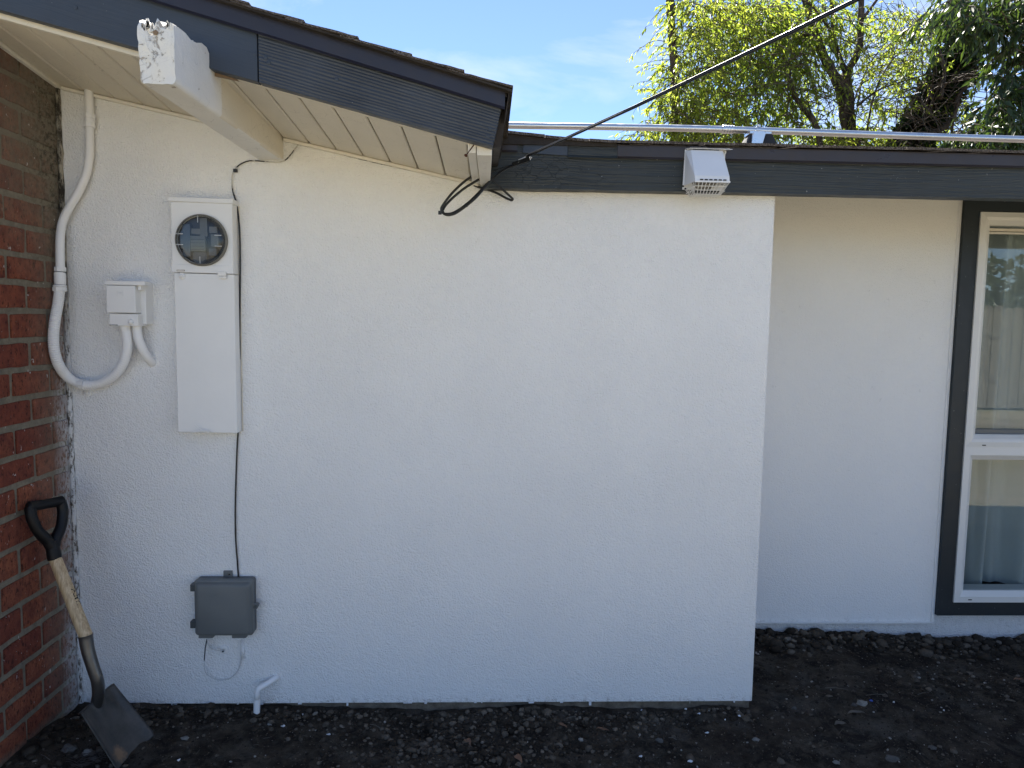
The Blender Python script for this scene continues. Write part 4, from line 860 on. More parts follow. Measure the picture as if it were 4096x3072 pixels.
obj('clamp_bail', cat_(tube([CC(1530, 640, -.205), CC(1520, 672, -.205), CC(1500, 690, -.20)], .0016, 6), tube([CC(1552, 632, -.205), CC(1540, 668, -.205), CC(1555, 700, -.205)], .0016, 6), tube([CC(1575, 660, -.21), CC(1530, 690, -.205)], .0016, 6)), M['white_metal'], t_)
obj('tail_wire', tube(spline([A0, CC(1150, 810, -.14), CC(1000, 868, -.12), CC(890, 905, -.085)]), .0017, 6), M['cable_black'], t_, smooth=True)
obj('coil', tube(spline([CC(1290, 790, -.165), CC(1190, 830, -.15), CC(1100, 885, -.135), CC(1040, 940, -.12), CC(985, 985, -.115), CC(930, 1050, -.12), CC(870, 1120, -.13), CC(750, 1255, -.15), CC(610, 1375, -.16), CC(450, 1485, -.165), CC(340, 1512, -.165), CC(275, 1490, -.16), CC(240, 1440, -.16), CC(262, 1370, -.16), CC(390, 1200, -.155), CC(560, 1035, -.14), CC(700, 940, -.125), CC(800, 912, -.115), CC(880, 915, -.11), CC(950, 945, -.105), CC(985, 985, -.10)], 8), .0044, 8), M['cable_black'], t_, smooth=True, label='outer loop of the slack coil')
obj('coil', tube(spline([CC(985, 975, -.11), CC(940, 942, -.11), CC(870, 952, -.115), CC(800, 985, -.12), CC(600, 1105, -.13), CC(430, 1240, -.14), CC(320, 1350, -.145), CC(268, 1430, -.15), CC(265, 1465, -.15), CC(300, 1495, -.152), CC(420, 1478, -.15), CC(600, 1362, -.145), CC(760, 1215, -.135), CC(900, 1065, -.12), CC(985, 985, -.11)], 8), .0044, 8), M['cable_black'], t_, smooth=True, label='inner loop of the slack coil')
obj('drop_loop', tube(spline([CC(990, 985, -.105), CC(1050, 1045, -.095), CC(1160, 1150, -.07), CC(1275, 1255, -.045), CC(1292, 1280, -.040), CC(1270, 1292, -.036), CC(1180, 1255, -.026), CC(1060, 1190, -.016), CC(930, 1140, -.010), CC(800, 1103, -.007), CC(720, 1070, -.007)], 8), .0042, 8), M['cable_black'], t_, smooth=True, label='triangular loop dropping to the wall')
kn = []
for k_ in range(5):
    a_ = k_ * 1.3; kn.append(tube([CC(985 + 32 * math.cos(a_), 985 + 28 * math.sin(a_), -.10), CC(985 - 32 * math.cos(a_ + .5), 985 - 28 * math.sin(a_ + .5), -.118)], .0022, 6))
obj('tie_knot', cat_(*kn), M['cable_black'], t_)
obj('tie_knot', cat_(box(*(lambda c_: (c_.x - .006, c_.x + .005, c_.y - .006, c_.y + .006, c_.z - .006, c_.z + .006))(CC(222, 1478, -.16))), tube([CC(205, 1462, -.16), CC(250, 1490, -.16)], .002, 6), tube([CC(214, 1495, -.16), CC(240, 1465, -.16)], .002, 6)), M['cable_black'], t_)
obj('cable_tie', lathe(CC(610, 1365, -.152), (CC(700, 1290, -.152) - CC(610, 1365, -.152)), [(.0065, -.004), (.0070, 0), (.0065, .004)], 8), M['cable_black'], t_)
hk = CC(870, 890, -.07)
obj('anchor_hook', cat_(tube(spline([CC(800, 862, -.062), CC(830, 850, -.075), CC(890, 855, -.085), CC(915, 880, -.085), CC(890, 905, -.085), CC(840, 890, -.075), CC(810, 870, -.062)]), .0026, 6), tube([CC(870, 940, -.062), CC(850, 905, -.075)], .002, 6)), M['galvanised'], t_, smooth=True)
# bent screw left in the soffit
s0, s1 = CC(716, 484, -.50), CC(602, 630, -.53)
s0 = WY(1700 + 716 * .2713, 450 + 484 * .2713, -.575); s1 = WY(1700 + 604 * .2713, 450 + 632 * .2713, -.60)
pts_ = [s0 + (s1 - s0) * i_ / 30 for i_ in range(31)]
sc_ = obj('screw', cat_(tube(pts_, .0016, 6, True, lambda i_: .0024 if (i_ % 2 == 0 and i_ < 16) else .0015), lathe(s1, (s1 - s0), [(.0018, -.003), (.0052, 0), (.0050, .0015), (0, .0018)], 10)), M['rust'], None)
tag(sc_, 'rusty screw sticking out of the cream soffit near the roof corner', 'screw')

# ================================================================== DRYER VENT HOOD
t_ = thing('vent_hood', 'white plastic vent hood with grille mounted on the dark fascia board', 'vent', (0.79, -0.07, 2.0)); VH = t_
VC = lambda u, v, y: WY(2650 + u * .24108, 450 + v * .24108, y)
f0, f1, f2, f3 = VC(318, 1275, -.072), VC(1025, 1245, -.072), VC(1045, 640, -.072), VC(378, 600, -.072)
z_b, z_t = 1.999, 2.138; xl_, xr_ = 0.7125, 0.866
obj('flange', fixn(prism([(xl_, z_b), (xr_ - .004, z_b), (xr_, z_t + .002), (xl_ + .004, z_t + .004)], 'y', -.074, -.066)), M['vent_plastic'], t_, bevel=0.001)
obj('top_flap', fixn(hexa([(xl_ + .012, -.100, z_t + .001), (xr_ + .012, -.112, z_t - .002), (xr_ + .008, -.066, z_t + .006), (xl_ + .006, -.066, z_t + .008)], [(xl_ + .012, -.100, z_t + .003), (xr_ + .012, -.112, z_t + .000), (xr_ + .008, -.066, z_t + .009), (xl_ + .006, -.066, z_t + .011)])), M['vent_plastic'], t_)
obj('dark_strip', hexa([(xl_ + .014, -.104, z_t + .0035), (xr_ + .004, -.112, z_t + .001), (xr_ + .004, -.068, z_t + .009), (xl_ + .010, -.068, z_t + .011)], [(xl_ + .016, -.090, z_t + .012), (xr_ + .002, -.090, z_t + .010), (xr_ + .002, -.068, z_t + .013), (xl_ + .012, -.068, z_t + .014)]), M['strip_black'], t_)  # plain black strip lying along the top of the flap
# hood shell: trapezoid in plan, slanting outward to the lower lip
hx0, hx1 = 0.732, 0.846; yb = -.073; zl_ = 2.009; zu = 2.134; yl, yu = -.178, -.098
def hood_loop(z, yf, ins):
    return [(xl_ + .006, yb, z), (hx0 + ins, yf, z), (hx1 - ins, yf, z), (xr_ - .006, yb, z)]
L0, L1, L2 = hood_loop(zu, yu, .000), hood_loop(zl_ + .02, yl + .006, -.004), hood_loop(zl_, yl, -.004)
# left cheek slopes back to the lower corner of the flange
L2[0] = (xl_ + .004, yb, z_b + .012); L2[3] = (xr_ - .006, yb, z_b + .012)
V = L0 + L1 + L2; th = .0025
Fc = [(0, 1, 2, 3)]
for b in (0, 4):
    for k in range(3): Fc.append((b + k, b + k + 4, b + k + 5, b + k + 1))
me_vf = (V, Fc)
hood = obj('hood_shell', me_vf, M['vent_plastic'], t_)
md = hood.modifiers.new('thick', 'SOLIDIFY'); md.thickness = .0025; md.offset = 0
bv = hood.modifiers.new('round', 'BEVEL'); bv.width = .004; bv.segments = 3; bv.limit_method = 'ANGLE'; bv.angle_limit = R(30)
for p_ in hood.data.polygons: p_.use_smooth = False
sl2 = []
for k_ in range(6):
    xx = hx0 + .018 + k_ * .0165; sl2.append(box(xx - .0055, xx + .0055, yl - .0028, yl - .0008, zl_ + .0035, zl_ + .0075))
obj('air_slot', cat_(*sl2), M['dark_void'], hood)
obj('lip', bar((hx0 - .006, yl - .001, zl_ - .001), (hx1 + .006, yl - .001, zl_ - .001), (0, 1, 0), (0, 0, 1), .004, .005), M['vent_plastic'], t_)
# grille basket under the lip
gr_ = []
def ln_(a, b, w_=.0022): 
    a, b = Vector(a), Vector(b); d_ = (b - a).normalized(); n_ = d_.orthogonal().normalized(); return bar(a, b, n_, d_.cross(n_), w_, w_)
yg0, yg1, zg0, zg1 = yl, -.128, zl_ - .002, 1.974
N_ = 9
for k_ in range(N_ + 1):
    f_ = k_ / N_; xa = hx0 - .004 + (hx1 - hx0 + .008) * f_; xb = hx0 + .008 + (hx1 - hx0 - .016) * f_
    gr_ += [ln_((xa, yg0, zg0), (xb, yg1, zg1)), ln_((xb, yg1, zg1), (xb + (.5 - f_) * .004, yb, zg1 - .002))]
for f_ in (.33, .66, 1.0):
    y_, z_ = yg0 + (yg1 - yg0) * f_, zg0 + (zg1 - zg0) * f_; xa = hx0 - .004 + .012 * f_; xb = hx1 + .004 - .012 * f_
    gr_.append(ln_((xa, y_, z_), (xb, y_, z_)))
for y_ in (-.115, -.102, -.088): gr_.append(ln_((hx0 + .008, y_, zg1 - .001), (hx1 - .008, y_, zg1 - .001)))
for k_ in range(7):
    f_ = k_ / 6; y_ = yg0 + (yb - yg0) * f_
    for (xe, xi, s_) in ((hx0 - .004 + (xl_ + .006 - hx0 + .004) * f_, hx0 + .008, 1), (hx1 + .004 + (xr_ - .006 - hx1 - .004) * f_, hx1 - .008, -1)):
        zz_ = zg0 + (z_b + .010 - zg0) * f_
        gr_.append(ln_((xe, y_, zz_), (xi, max(min(y_ + .01, yb), yg1), zg1)))
for s_, xe, xi in ((0, xl_ + .006, hx0), (1, xr_ - .006, hx1)):
    for f_ in (.35, .7): gr_.append(ln_((xe + (xi - xe) * f_ * .8, yb, z_b + .010 - (z_b + .010 - zg1) * f_), (xi, yg0 + (yg1 - yg0) * f_, zg0 + (zg1 - zg0) * f_)))
obj('grille', cat_(*gr_), M['vent_plastic'], t_)
obj('duct_mouth', lathe((0.79, -.0745, 2.045), (0, -1, 0), [(.05, 0), (.05, .003), (.047, .003), (.046, .001), (0, .001)], 24), M['duct_grey'], t_)
for (u, v) in ((422, 632), (998, 648), (342, 1222), (380, 1266)):
    c = VC(u, v, -.0745); obj('screw_hole', lathe((c.x, -.0742, c.z), (0, -1, 0), [(.0038, 0), (.0036, .001), (0, .0008)], 10), M['dark_void'], t_)
for (u, v) in ((460, 650), (1000, 655)):
    c = VC(u, v, -.08); obj('corner_boss', lathe((c.x, -.074, c.z), (0, -1, 0), [(.014, 0), (.013, .006), (.009, .006), (.0085, .0015), (0, .0015)], 16), M['vent_plastic'], t_)

# ================================================================== CONDUIT ON THE ROOF + BLOCK
CY = 0.35
t_ = thing('roof_conduit', 'shiny galvanised conduit running level above the low roof edge', 'conduit', (1.2, CY, 2.32))
zc_ = lambda x_: 2.3215 + 0.010 * math.exp(-((x_ - 0.9) / 0.8) ** 2)
for a_, b_ in ((-0.30, 0.985), (1.03, 4.6)):
    obj('pipe', tube([(x_, CY, zc_(x_)) for x_ in [a_ + (b_ - a_) * i_ / 14 for i_ in range(15)]], .0138, 20), M['galvanised'], t_, smooth='auto')
cc_ = [(.0145, -.023)]
for k_ in range(4): s_ = -.021 + k_ * .0125; cc_ += [(.0178, s_ + .0015), (.0182, s_ + .004), (.0168, s_ + .0065), (.0162, s_ + .008), (.0168, s_ + .0095)]
cc_ += [(.0175, .026), (.0145, .027)]
xcp = WY(2909, 516, CY).x
obj('coupling', lathe((xcp, CY, zc_(xcp)), (1, 0, 0), cc_, 20), M['galvanised'], t_, smooth='auto')
xst = WY(3032, 520, CY).x
obj('pipe_strap', cat_(lathe((xst, CY, zc_(xst)), (1, 0, 0), [(.0140, -.010), (.0158, -.010), (.0158, .010), (.0140, .010)], 20), box(xst - .010, xst + .010, CY - .003, CY + .003, zc_(xst) + .013, zc_(xst) + .024), box(xst - .013, xst + .009, CY - .016, CY - .013, zc_(xst) - .055, zc_(xst) - .006)), M['galvanised'], t_, bevel=.0008)
obj('strap_bolt', lathe((xst, CY - .006, zc_(xst) + .019), (0, -1, 0), [(.005, 0), (.005, .004), (0, .005)], 6), M['galvanised'], t_)
t_ = thing('pipe_support', 'black rubber roof block with a metal channel holding up the conduit', 'pipe support', (xst, CY, 2.22))
zr = 2.156 + SLP * (CY + .05); zt2 = zc_(xst) - .022
obj('rubber_block', fixn(hexa([(xst - .078, CY - .055, zr - .014), (xst + .088, CY - .055, zr - .014), (xst + .088, CY + .06, zr + .010), (xst - .078, CY + .06, zr + .010)], [(xst - .040, CY - .035, zt2), (xst + .050, CY - .035, zt2), (xst + .050, CY + .045, zt2), (xst - .040, CY + .045, zt2)])), M['roof_rubber'], t_, bevel=.003)
obj('strut_channel', cat_(box(xst - .046, xst - .012, CY - .034, CY + .034, zt2, zt2 + .011), box(xst - .009, xst + .016, CY - .034, CY + .034, zt2, zt2 + .011), box(xst + .020, xst + .046, CY - .034, CY + .034, zt2, zt2 + .010)), M['galvanised'], t_, bevel=.001)
obj('end_plate', fixn(prism([(xst - .052, zr - .006), (xst - .008, zr - .006), (xst + .012, zt2), (xst - .038, zt2)], 'y', CY - .058, CY - .038)), M['white_metal'] if False else M['galvanised'], t_)

# ================================================================== SHOVEL
t_ = thing('shovel', 'square point shovel with black D-grip leaning in the corner on the brick wall', 'shovel', (-1.2, -0.29, -0.02)); SH = t_
g0, g1 = Vector((-1.527, -.302, .862)), Vector((-1.480, -.198, .856))
gm = (g0 + g1) / 2; neck = WY(213, 2200, -.262); 
gp = lambda f_: g0 + (g1 - g0) * f_
bar_ = tube([gp(-.06), gp(0), gp(.08), gp(.2), gp(.5), gp(.8), gp(.92), gp(1), gp(1.06)], [.012, .0190, .0185, .0170, .0165, .0170, .0185, .0190, .012], 14)
ax_ = (neck - gm).normalized()
def arm(p0, side):
    d_ = (g1 - g0).normalized() * side
    return tube(spline([p0, p0 + ax_ * .035 + d_ * .002, p0 + ax_ * .085 - d_ * .012, p0 + ax_ * .125 - d_ * .038, neck - ax_ * .012 + d_ * .004], 5), [.0180] * 4 + [.0180] * 8 + [.0190] * 5 + [.020] * 4, 10)
obj('d_grip', cat_(bar_, arm(gp(.04), -1), arm(gp(.96), 1), tube([neck - ax_ * .03, neck - ax_ * .005, neck + ax_ * .02, neck + ax_ * .032], [.019, .0215, .0228, .0218], 16)), M['black_plastic'], t_, smooth='auto')
sk_top = WY(342, 2540, -.300); wd_a = neck + ax_ * .022; 
dsh = (sk_top - wd_a).normalized()
han = obj('wooden_handle', tube([wd_a + dsh * ((sk_top + dsh * .01 - wd_a).length * i_ / 8) for i_ in range(9)], [.0195, .0198, .0200, .0203, .0206, .0208, .0209, .0209, .0206], 24), M['ash_wood'], t_, smooth='auto')
sk = spline([sk_top, WY(352, 2600, -.304), WY(372, 2668, -.308), WY(389, 2720, -.308), WY(394, 2765, -.305), WY(390, 2800, -.300), WY(380, 2838, -.296)], 6)
obj('socket', tube(sk, 0, 18, True, lambda i_: .0222 - .0022 * min(1, i_ / 12) + (.0015 if i_ == 0 else 0)), M['socket_steel'], t_, smooth='auto')
rv = WY(337, 2594, -.3); vdir = (CAM - rv).normalized(); obj('rivet', lathe(sk[5] + vdir * .0195 + Vector((-.006, 0, 0)), vdir, [(.004, 0), (.003, .002), (0, .0025)], 10), M['meter_plate'], t_)
# blade
TL, TR = Vector((-1.360, -.412, .160)), Vector((-1.337, -.180, .182)); BR, BL = Vector((-1.182, -.165, -.028)), Vector((-1.200, -.398, -.045))
TL = WX(315, 2855, 0) if False else WY(317, 2857, -.390); TR = WY(449, 2737, -.195); BR = WY(622, 2938, -.200); BL = WY(478, 3100, -.405)
nb_ = (TR - TL).cross(BL - TL).normalized()
if nb_.dot(CAM - TL) < 0: nb_ = -nb_
NS, NTt = 28, 30
def blade_pt(s_, t__):
    sw = 1.0; 
    if t__ > .90: sw = 1 - .07 * ((t__ - .9) / .1) ** 2.2
    a_ = TL + (TR - TL) * ((s_ * sw + 1) / 2); b_ = BL + (BR - BL) * ((s_ * sw + 1) / 2); P_ = a_ + (b_ - a_) * t__
    dish = -.020 * (1 - abs(s_) ** 2.6) * (0.5 + .5 * min(1, t__ * 3)) + .006 * max(0, abs(s_) - .8) * 5 * (1 - t__)
    frog = .020 * math.exp(-(s_ / .30) ** 2) * max(0, 1 - t__ / .50) ** 1.3
    ridge = .006 * math.exp(-((abs(s_) - .5) / .16) ** 2) * max(0, 1 - abs(t__ - .22) / .30)
    return P_ + nb_ * (dish + frog + ridge)
V = []; Fc = []
for j in range(NTt + 1):
    for i_ in range(NS + 1): V.append(blade_pt(-1 + 2 * i_ / NS, j / NTt))
for j in range(NTt):
    for i_ in range(NS): a_ = j * (NS + 1) + i_; Fc.append((a_, a_ + 1, a_ + NS + 2, a_ + NS + 1))
bl_ = obj('blade', (V, Fc), M['shovel_steel'], t_, smooth=True); md = bl_.modifiers.new('thick', 'SOLIDIFY'); md.thickness = .0022; md.offset = -1
# turned foot steps at the shoulders of the blade
for (s0_, s1_) in ((-1, -.28), (.28, 1)):
    P_ = [blade_pt(s0_ + (s1_ - s0_) * k_ / 8, 0) for k_ in range(9)]; tv = (blade_pt(0, 1) - blade_pt(0, 0)).normalized(); V = []; Fc = []
    for k_, p_ in enumerate(P_): V += [p_, p_ - nb_ * .010 - tv * .002, p_ - nb_ * .010, p_ + tv * .002]; 
    for k_ in range(8):
        a_, b_ = k_ * 4, k_ * 4 + 4
        for m_ in range(4): Fc.append((a_ + m_, b_ + m_, b_ + (m_ + 1) % 4, a_ + (m_ + 1) % 4))
    obj('foot_step', fixn((V, Fc)), M['socket_steel'], t_)
# printed name down the handle
hc = WY(303, 2392, -.285); tt_ = ((hc - wd_a).dot(dsh)); hc = wd_a + dsh * tt_
vd = (CAM - hc); vd = (vd - dsh * vd.dot(dsh)).normalized(); sdv = vd.cross(dsh).normalized()
mt = Matrix.Identity(4)
def wrap(co):
    # x of the text runs down the handle, y goes round it
    rr_ = .0212; ang = (co.y + .011) / .0212 + 0.50; p_ = hc + dsh * co.x + (vd * math.cos(ang) + (-sdv if False else sdv) * -math.sin(ang) * -1) * (rr_ + co.z * .3)
    return p_
text_mesh('printed_lettering', 'Anvil', .034, Matrix.Identity(4), M['black_plastic'], han, .0002, 0, wrap)

# ================================================================== GROUND
def smooth(a, b, x_): t__ = min(1, max(0, (x_ - a) / (b - a))); return t__ * t__ * (3 - 2 * t__)
def ground_base(x_, y_):
    z = -0.036
    z += 0.030 * smooth(-0.5, -1.2, x_) * (1 if y_ > -5 else 0)                       # soil banks up towards the brick corner
    z += 0.050 * smooth(-1.28, -1.555, x_) * smooth(0.02, -0.32, y_)
    if y_ > 0.05: z += (-0.015 - 0.035 * smooth(1.4, 2.9, x_)) * smooth(0.05, 0.6, y_) + 0.012 * smooth(0.55, 0.73, y_)
    z += 0.010 * smooth(-0.18, 0.0, y_) * smooth(0.1, 0.0, y_)
    if y_ < -0.5: z += 0.015 * smooth(-0.5, -2.0, y_)
    return z
def gnoise(x_, y_):
    return 0.016 * noise.noise((x_ * 2.3, y_ * 2.3, 0)) + 0.009 * noise.noise((x_ * 7, y_ * 7, 4)) + 0.006 * noise.noise((x_ * 21, y_ * 21, 8)) + 0.0035 * noise.noise((x_ * 60, y_ * 60, 2))
def gz(x_, y_): return ground_base(x_, y_) + gnoise(x_, y_)
def axis(lo, hi, step, far_):
    a_ = list(np.arange(lo, hi, step)); s__ = step; v = a_[-1]
    while v < far_: s__ *= 1.35; v += s__; a_.append(v)
    s__ = step; v = a_[0]; pre = []
    while v > -far_: s__ *= 1.35; v -= s__; pre.append(v)
    return pre[::-1] + a_
gxs, gys = axis(-1.62, 3.3, .0105, 260), axis(-.62, .76, .0105, 260)
V = []; nx_ = len(gxs)
for y_ in gys:
    for x_ in gxs:
        near = (-3 < x_ < 5 and -3 < y_ < 1)
        V.append((x_, y_, gz(x_, y_) if near else -0.03 + .02 * noise.noise((x_ * .7, y_ * .7, 0))))
Fc = [(j * nx_ + i_, j * nx_ + i_ + 1, (j + 1) * nx_ + i_ + 1, (j + 1) * nx_ + i_) for j in range(len(gys) - 1) for i_ in range(nx_ - 1)]
o = obj('ground', (V, Fc), M['soil'], None, smooth=True, org=(0, 0, 0)); tag(o, 'dark disturbed soil along the foot of the walls', None, None, 'structure')

def rock_variants(sub, nvar, seed, rough=.28):
    out = []
    for k_ in range(nvar):
        bm = bmesh.new(); bmesh.ops.create_icosphere(bm, subdivisions=sub, radius=1)
        for v in bm.verts:
            v.co *= 1 + rough * noise.noise(v.co * 1.3 + Vector((seed + k_ * 7, 0, 0))) * 1.6 + rough * .5 * noise.noise(v.co * 3.1 + Vector((seed + k_, 5, 0)))
            v.co.z *= .72
        V_ = np.array([v.co[:] for v in bm.verts], dtype=np.float32); F_ = np.array([[v.index for v in f.verts] for f in bm.faces], dtype=np.int32); bm.free(); out.append((V_, F_))
    return out
def scatter(name, specs, variants, mat, label):
    """specs: (x, y, z, size, tone)"""
    rs = np.random.RandomState(5); VV, FF, TT = [], [], []; base_ = 0
    for (x_, y_, z_, s__, tone) in specs:
        v_, f_ = variants[rs.randint(len(variants))]; a_ = rs.uniform(0, 6.28); c_, sn = math.cos(a_), math.sin(a_); sc3 = np.array([rs.uniform(.75, 1.3), rs.uniform(.75, 1.2), rs.uniform(.6, 1.1)]) * s__
        q_ = v_ * sc3; tl = rs.uniform(-.5, .5); q2_ = q_.copy(); q2_[:, 1] = q_[:, 1] * math.cos(tl) - q_[:, 2] * math.sin(tl); q2_[:, 2] = q_[:, 1] * math.sin(tl) + q_[:, 2] * math.cos(tl)
        r_ = q2_.copy(); r_[:, 0] = q2_[:, 0] * c_ - q2_[:, 1] * sn; r_[:, 1] = q2_[:, 0] * sn + q2_[:, 1] * c_; r_ += (x_, y_, z_)
        VV.append(r_); FF.append(f_ + base_); TT.append(np.full(len(v_), tone, dtype=np.float32)); base_ += len(v_)
    V_ = np.concatenate(VV).astype(np.float32); F_ = np.concatenate(FF); me = bpy.data.meshes.new(name)
    me.vertices.add(len(V_)); me.vertices.foreach_set('co', V_.ravel()); me.loops.add(F_.size); me.loops.foreach_set('vertex_index', F_.ravel().astype(np.int32))
    k3 = F_.shape[1]; me.polygons.add(len(F_)); me.polygons.foreach_set('loop_start', np.arange(0, F_.size, k3, dtype=np.int32)); me.update(calc_edges=True)
    at_ = me.attributes.new('tone', 'FLOAT', 'POINT'); at_.data.foreach_set('value', np.concatenate(TT)); me.materials.append(mat); me.validate()
    o_ = link(bpy.data.objects.new(name, me)); tag(o_, label, None, None, 'stuff'); return o_
rnd = random.Random(11)
def in_soil(x_, y_):
    if x_ < BX + .01: return False
    if x_ < 1.10 and y_ > -.012: return False
    if y_ > RY - .005: return False
    return True
spec = []
def add_clod(x_, y_, s__, tone=None, sink=.35):
    if not in_soil(x_, y_): return
    spec.append((x_, y_, gz(x_, y_) + s__ * (.72 - sink) * .6, s__, (rnd.uniform(0, 1) ** 2.2 * .86 if rnd.random() > .005 else .92) if tone is None else tone))
for k_ in range(5200):       # scattered clods, thicker in patches
    x_, y_ = rnd.uniform(-1.55, 3.0), rnd.uniform(-.58, .72)
    if noise.noise((x_ * 2.5, y_ * 2.5, 9)) + rnd.uniform(-.4, .4) < -.05: continue
    add_clod(x_, y_, min(.018, .0042 * math.exp(rnd.gauss(0, .55))))
for k_ in range(900):        # ridge of clods along the set-back footing
    x_ = rnd.uniform(1.10, 3.0); add_clod(x_, RY - abs(rnd.gauss(0, .075)) - .01, min(.032, .0105 * math.exp(rnd.gauss(0, .5))), None, .1)
for k_ in range(1100):        # and along the front wall
    x_ = rnd.uniform(-1.5, 1.08); add_clod(x_, -.018 - abs(rnd.gauss(0, .055)), min(.017, .006 * math.exp(rnd.gauss(0, .5))))
for k_ in range(800):        # loose heap right of centre, in front of the wall
    x_ = rnd.gauss(-.05, .28); add_clod(x_, rnd.gauss(-.22, .09), min(.017, .007 * math.exp(rnd.gauss(0, .4))))
for k_ in range(300): add_clod(rnd.gauss(2.1, .3), rnd.gauss(.18, .10), min(.015, .006 * math.exp(rnd.gauss(0, .4))))
for k_ in range(160): add_clod(rnd.uniform(-1.54, -1.2), rnd.uniform(-.55, -.05), .010 * math.exp(rnd.gauss(0, .4)))
scatter('soil_clods', spec, rock_variants(1, 9, 3)+rock_variants(2, 0, 3), M['clod'], 'dark crumbled clods of soil along the walls')
spec = []
for k_ in range(30000):
    x_, y_ = rnd.uniform(-1.55, 3.0), rnd.uniform(-.60, .72)
    if not in_soil(x_, y_): continue
    t__ = rnd.random(); s__ = min(.006, .0017 * math.exp(rnd.gauss(0, .45)))
    spec.append((x_, y_, gz(x_, y_) + s__ * .2, s__, 1.0 if t__ < .028 else rnd.uniform(0, 1) ** 1.8 * .86))
for k_ in range(160):
    x_, y_ = rnd.uniform(-1.5, 3.0), rnd.uniform(-.58, .70)
    if in_soil(x_, y_): spec.append((x_, y_, gz(x_, y_) + .002, rnd.uniform(.003, .007), rnd.uniform(.9, 1.0)))
scatter('gravel_grit', spec, rock_variants(1, 5, 21), M['clod'], 'fine grit and pale gravel mixed into the soil')

def on_ground(u, v, z_=-.03):
    for _ in range(4): p_ = WZ(u, v, z_); z_ = gz(p_.x, p_.y)
    return Vector((p_.x, p_.y, z_))
RV = rock_variants(3, 6, 40, .34)
def stone(u, v, size, mat, label, k_, flat=.7):
    size *= .74
    c = on_ground(u, v); v_, f_ = RV[k_ % len(RV)]
    vs = [(c.x + p_[0] * size, c.y + p_[1] * size * .8, c.z + size * .18 + p_[2] * size * flat) for p_ in v_]
    o_ = obj('stone', (vs, [tuple(int(i__) for i__ in f__) for f__ in f_]), M[mat], None, smooth=False); tag(o_, label, 'stone', 'larger stones lying on the soil'); return o_
stone(3448, 2815, .026, 'stone_pale', 'pale grey angular stone beside the tiny blue plastic scrap', 0)
stone(3418, 2822, .016, 'stone_grey', 'small grey stone touching the pale one by the blue scrap', 1)
stone(3024, 2961, .018, 'stone_pale', 'flat whitish stone in the soil below the wall corner', 2, .5)
stone(3570, 3040, .030, 'stone_grey', 'mottled grey rock at the bottom edge right of the wall corner', 3, .5)
stone(3345, 3052, .016, 'stone_pale', 'rounded pale pebble at the bottom edge left of the mottled rock', 4)
stone(2326, 2960, .013, 'stone_pale', 'smooth beige pebble below the two dry leaves in mid soil', 5)
stone(1953, 2918, .011, 'stone_pale', 'small bluish pebble below the middle of the white wall', 1)
stone(3730, 2993, .020, 'stone_grey', 'flat crumbly grey stone alone on the smooth soil at right', 2, .4)
stone(275, 3000, .032, 'stone_grey', 'large dark grey rock left of the shovel blade', 3)
stone(352, 3010, .022, 'stone_pale', 'light grey broken stone touching the shovel blade edge', 0)
stone(372, 3035, .015, 'stone_grey', 'brown-grey stone above the scrap of wire mesh', 4)
stone(2640, 2965, .018, 'stone_grey', 'grey lump of concrete below the reddish soil patch', 5)
stone(3178, 2835, .014, 'stone_grey', 'grey stone near the foot of the wall corner', 1)
stone(740, 2955, .018, 'stone_pale', 'pale crumbling stone right of the shovel tip', 4, .5)
stone(700, 2828, .010, 'stone_pale', 'small whitish stone close under the wall right of the shovel', 2)
stone(1075, 2900, .009, 'stone_pale', 'pale lump against the left of the white drain pipe', 3)
def dry_leaf(u, v, ln__, wd__, ang, curl, mat, label):
    c = on_ground(u, v); V_ = []; F_ = []; n__ = 10; d_ = Vector((math.cos(ang), math.sin(ang), 0)); s__ = Vector((-d_.y, d_.x, 0))
    for k_ in range(n__ + 1):
        f_ = k_ / n__; w_ = wd__ * math.sin(math.pi * f_ ** .8) * .5 + .0006; h_ = .006 + curl * math.sin(math.pi * f_) + .002 * math.sin(f_ * 9)
        p_ = c + d_ * (f_ - .5) * ln__ + Vector((0, 0, h_)); V_ += [p_ - s__ * w_ + Vector((0, 0, w_ * .6)), p_, p_ + s__ * w_ + Vector((0, 0, w_ * .5))]
        if k_: a_, b_ = (k_ - 1) * 3, k_ * 3; F_ += [(a_, b_, b_ + 1, a_ + 1), (a_ + 1, b_ + 1, b_ + 2, a_ + 2)]
    o_ = obj('dry_leaf', (V_, F_), M[mat], None, smooth=True); md_ = o_.modifiers.new('t', 'SOLIDIFY'); md_.thickness = .0004
    tag(o_, label, 'leaf', 'dry leaves fallen on the soil')
dry_leaf(2250, 2908, .042, .014, -.7, .004, 'leaf_dry', 'tan dry leaf left of the other near the middle heap')
dry_leaf(2410, 2926, .052, .012, -.3, .004, 'leaf_dry', 'long narrow tan leaf right of the middle soil heap')
dry_leaf(1872, 2978, .046, .022, -1.1, .006, 'leaf_dry', 'orange-brown curled leaf below the middle of the wall')
dry_leaf(2072, 3045, .050, .024, -1.0, .006, 'leaf_dry', 'brown leaf cut by the bottom edge of the picture')
dry_leaf(3425, 2860, .075, .018, .05, .006, 'leaf_grey', 'long grey-brown leaf just below the pale stone')
dry_leaf(3362, 2903, .050, .024, .1, .003, 'leaf_grey', 'dark flat leaf below the long grey-brown leaf')
dry_leaf(4042, 2812, .040, .018, -.4, .004, 'leaf_grey', 'greyish leaf near the right edge of the soil')
dry_leaf(3680, 2530, .045, .020, .7, .012, 'leaf_dry', 'brown leaf standing on the clod ridge left of the window')
dry_leaf(3555, 2583, .050, .014, .4, .006, 'leaf_grey', 'twisted pale leaf on the soil before the set-back wall')
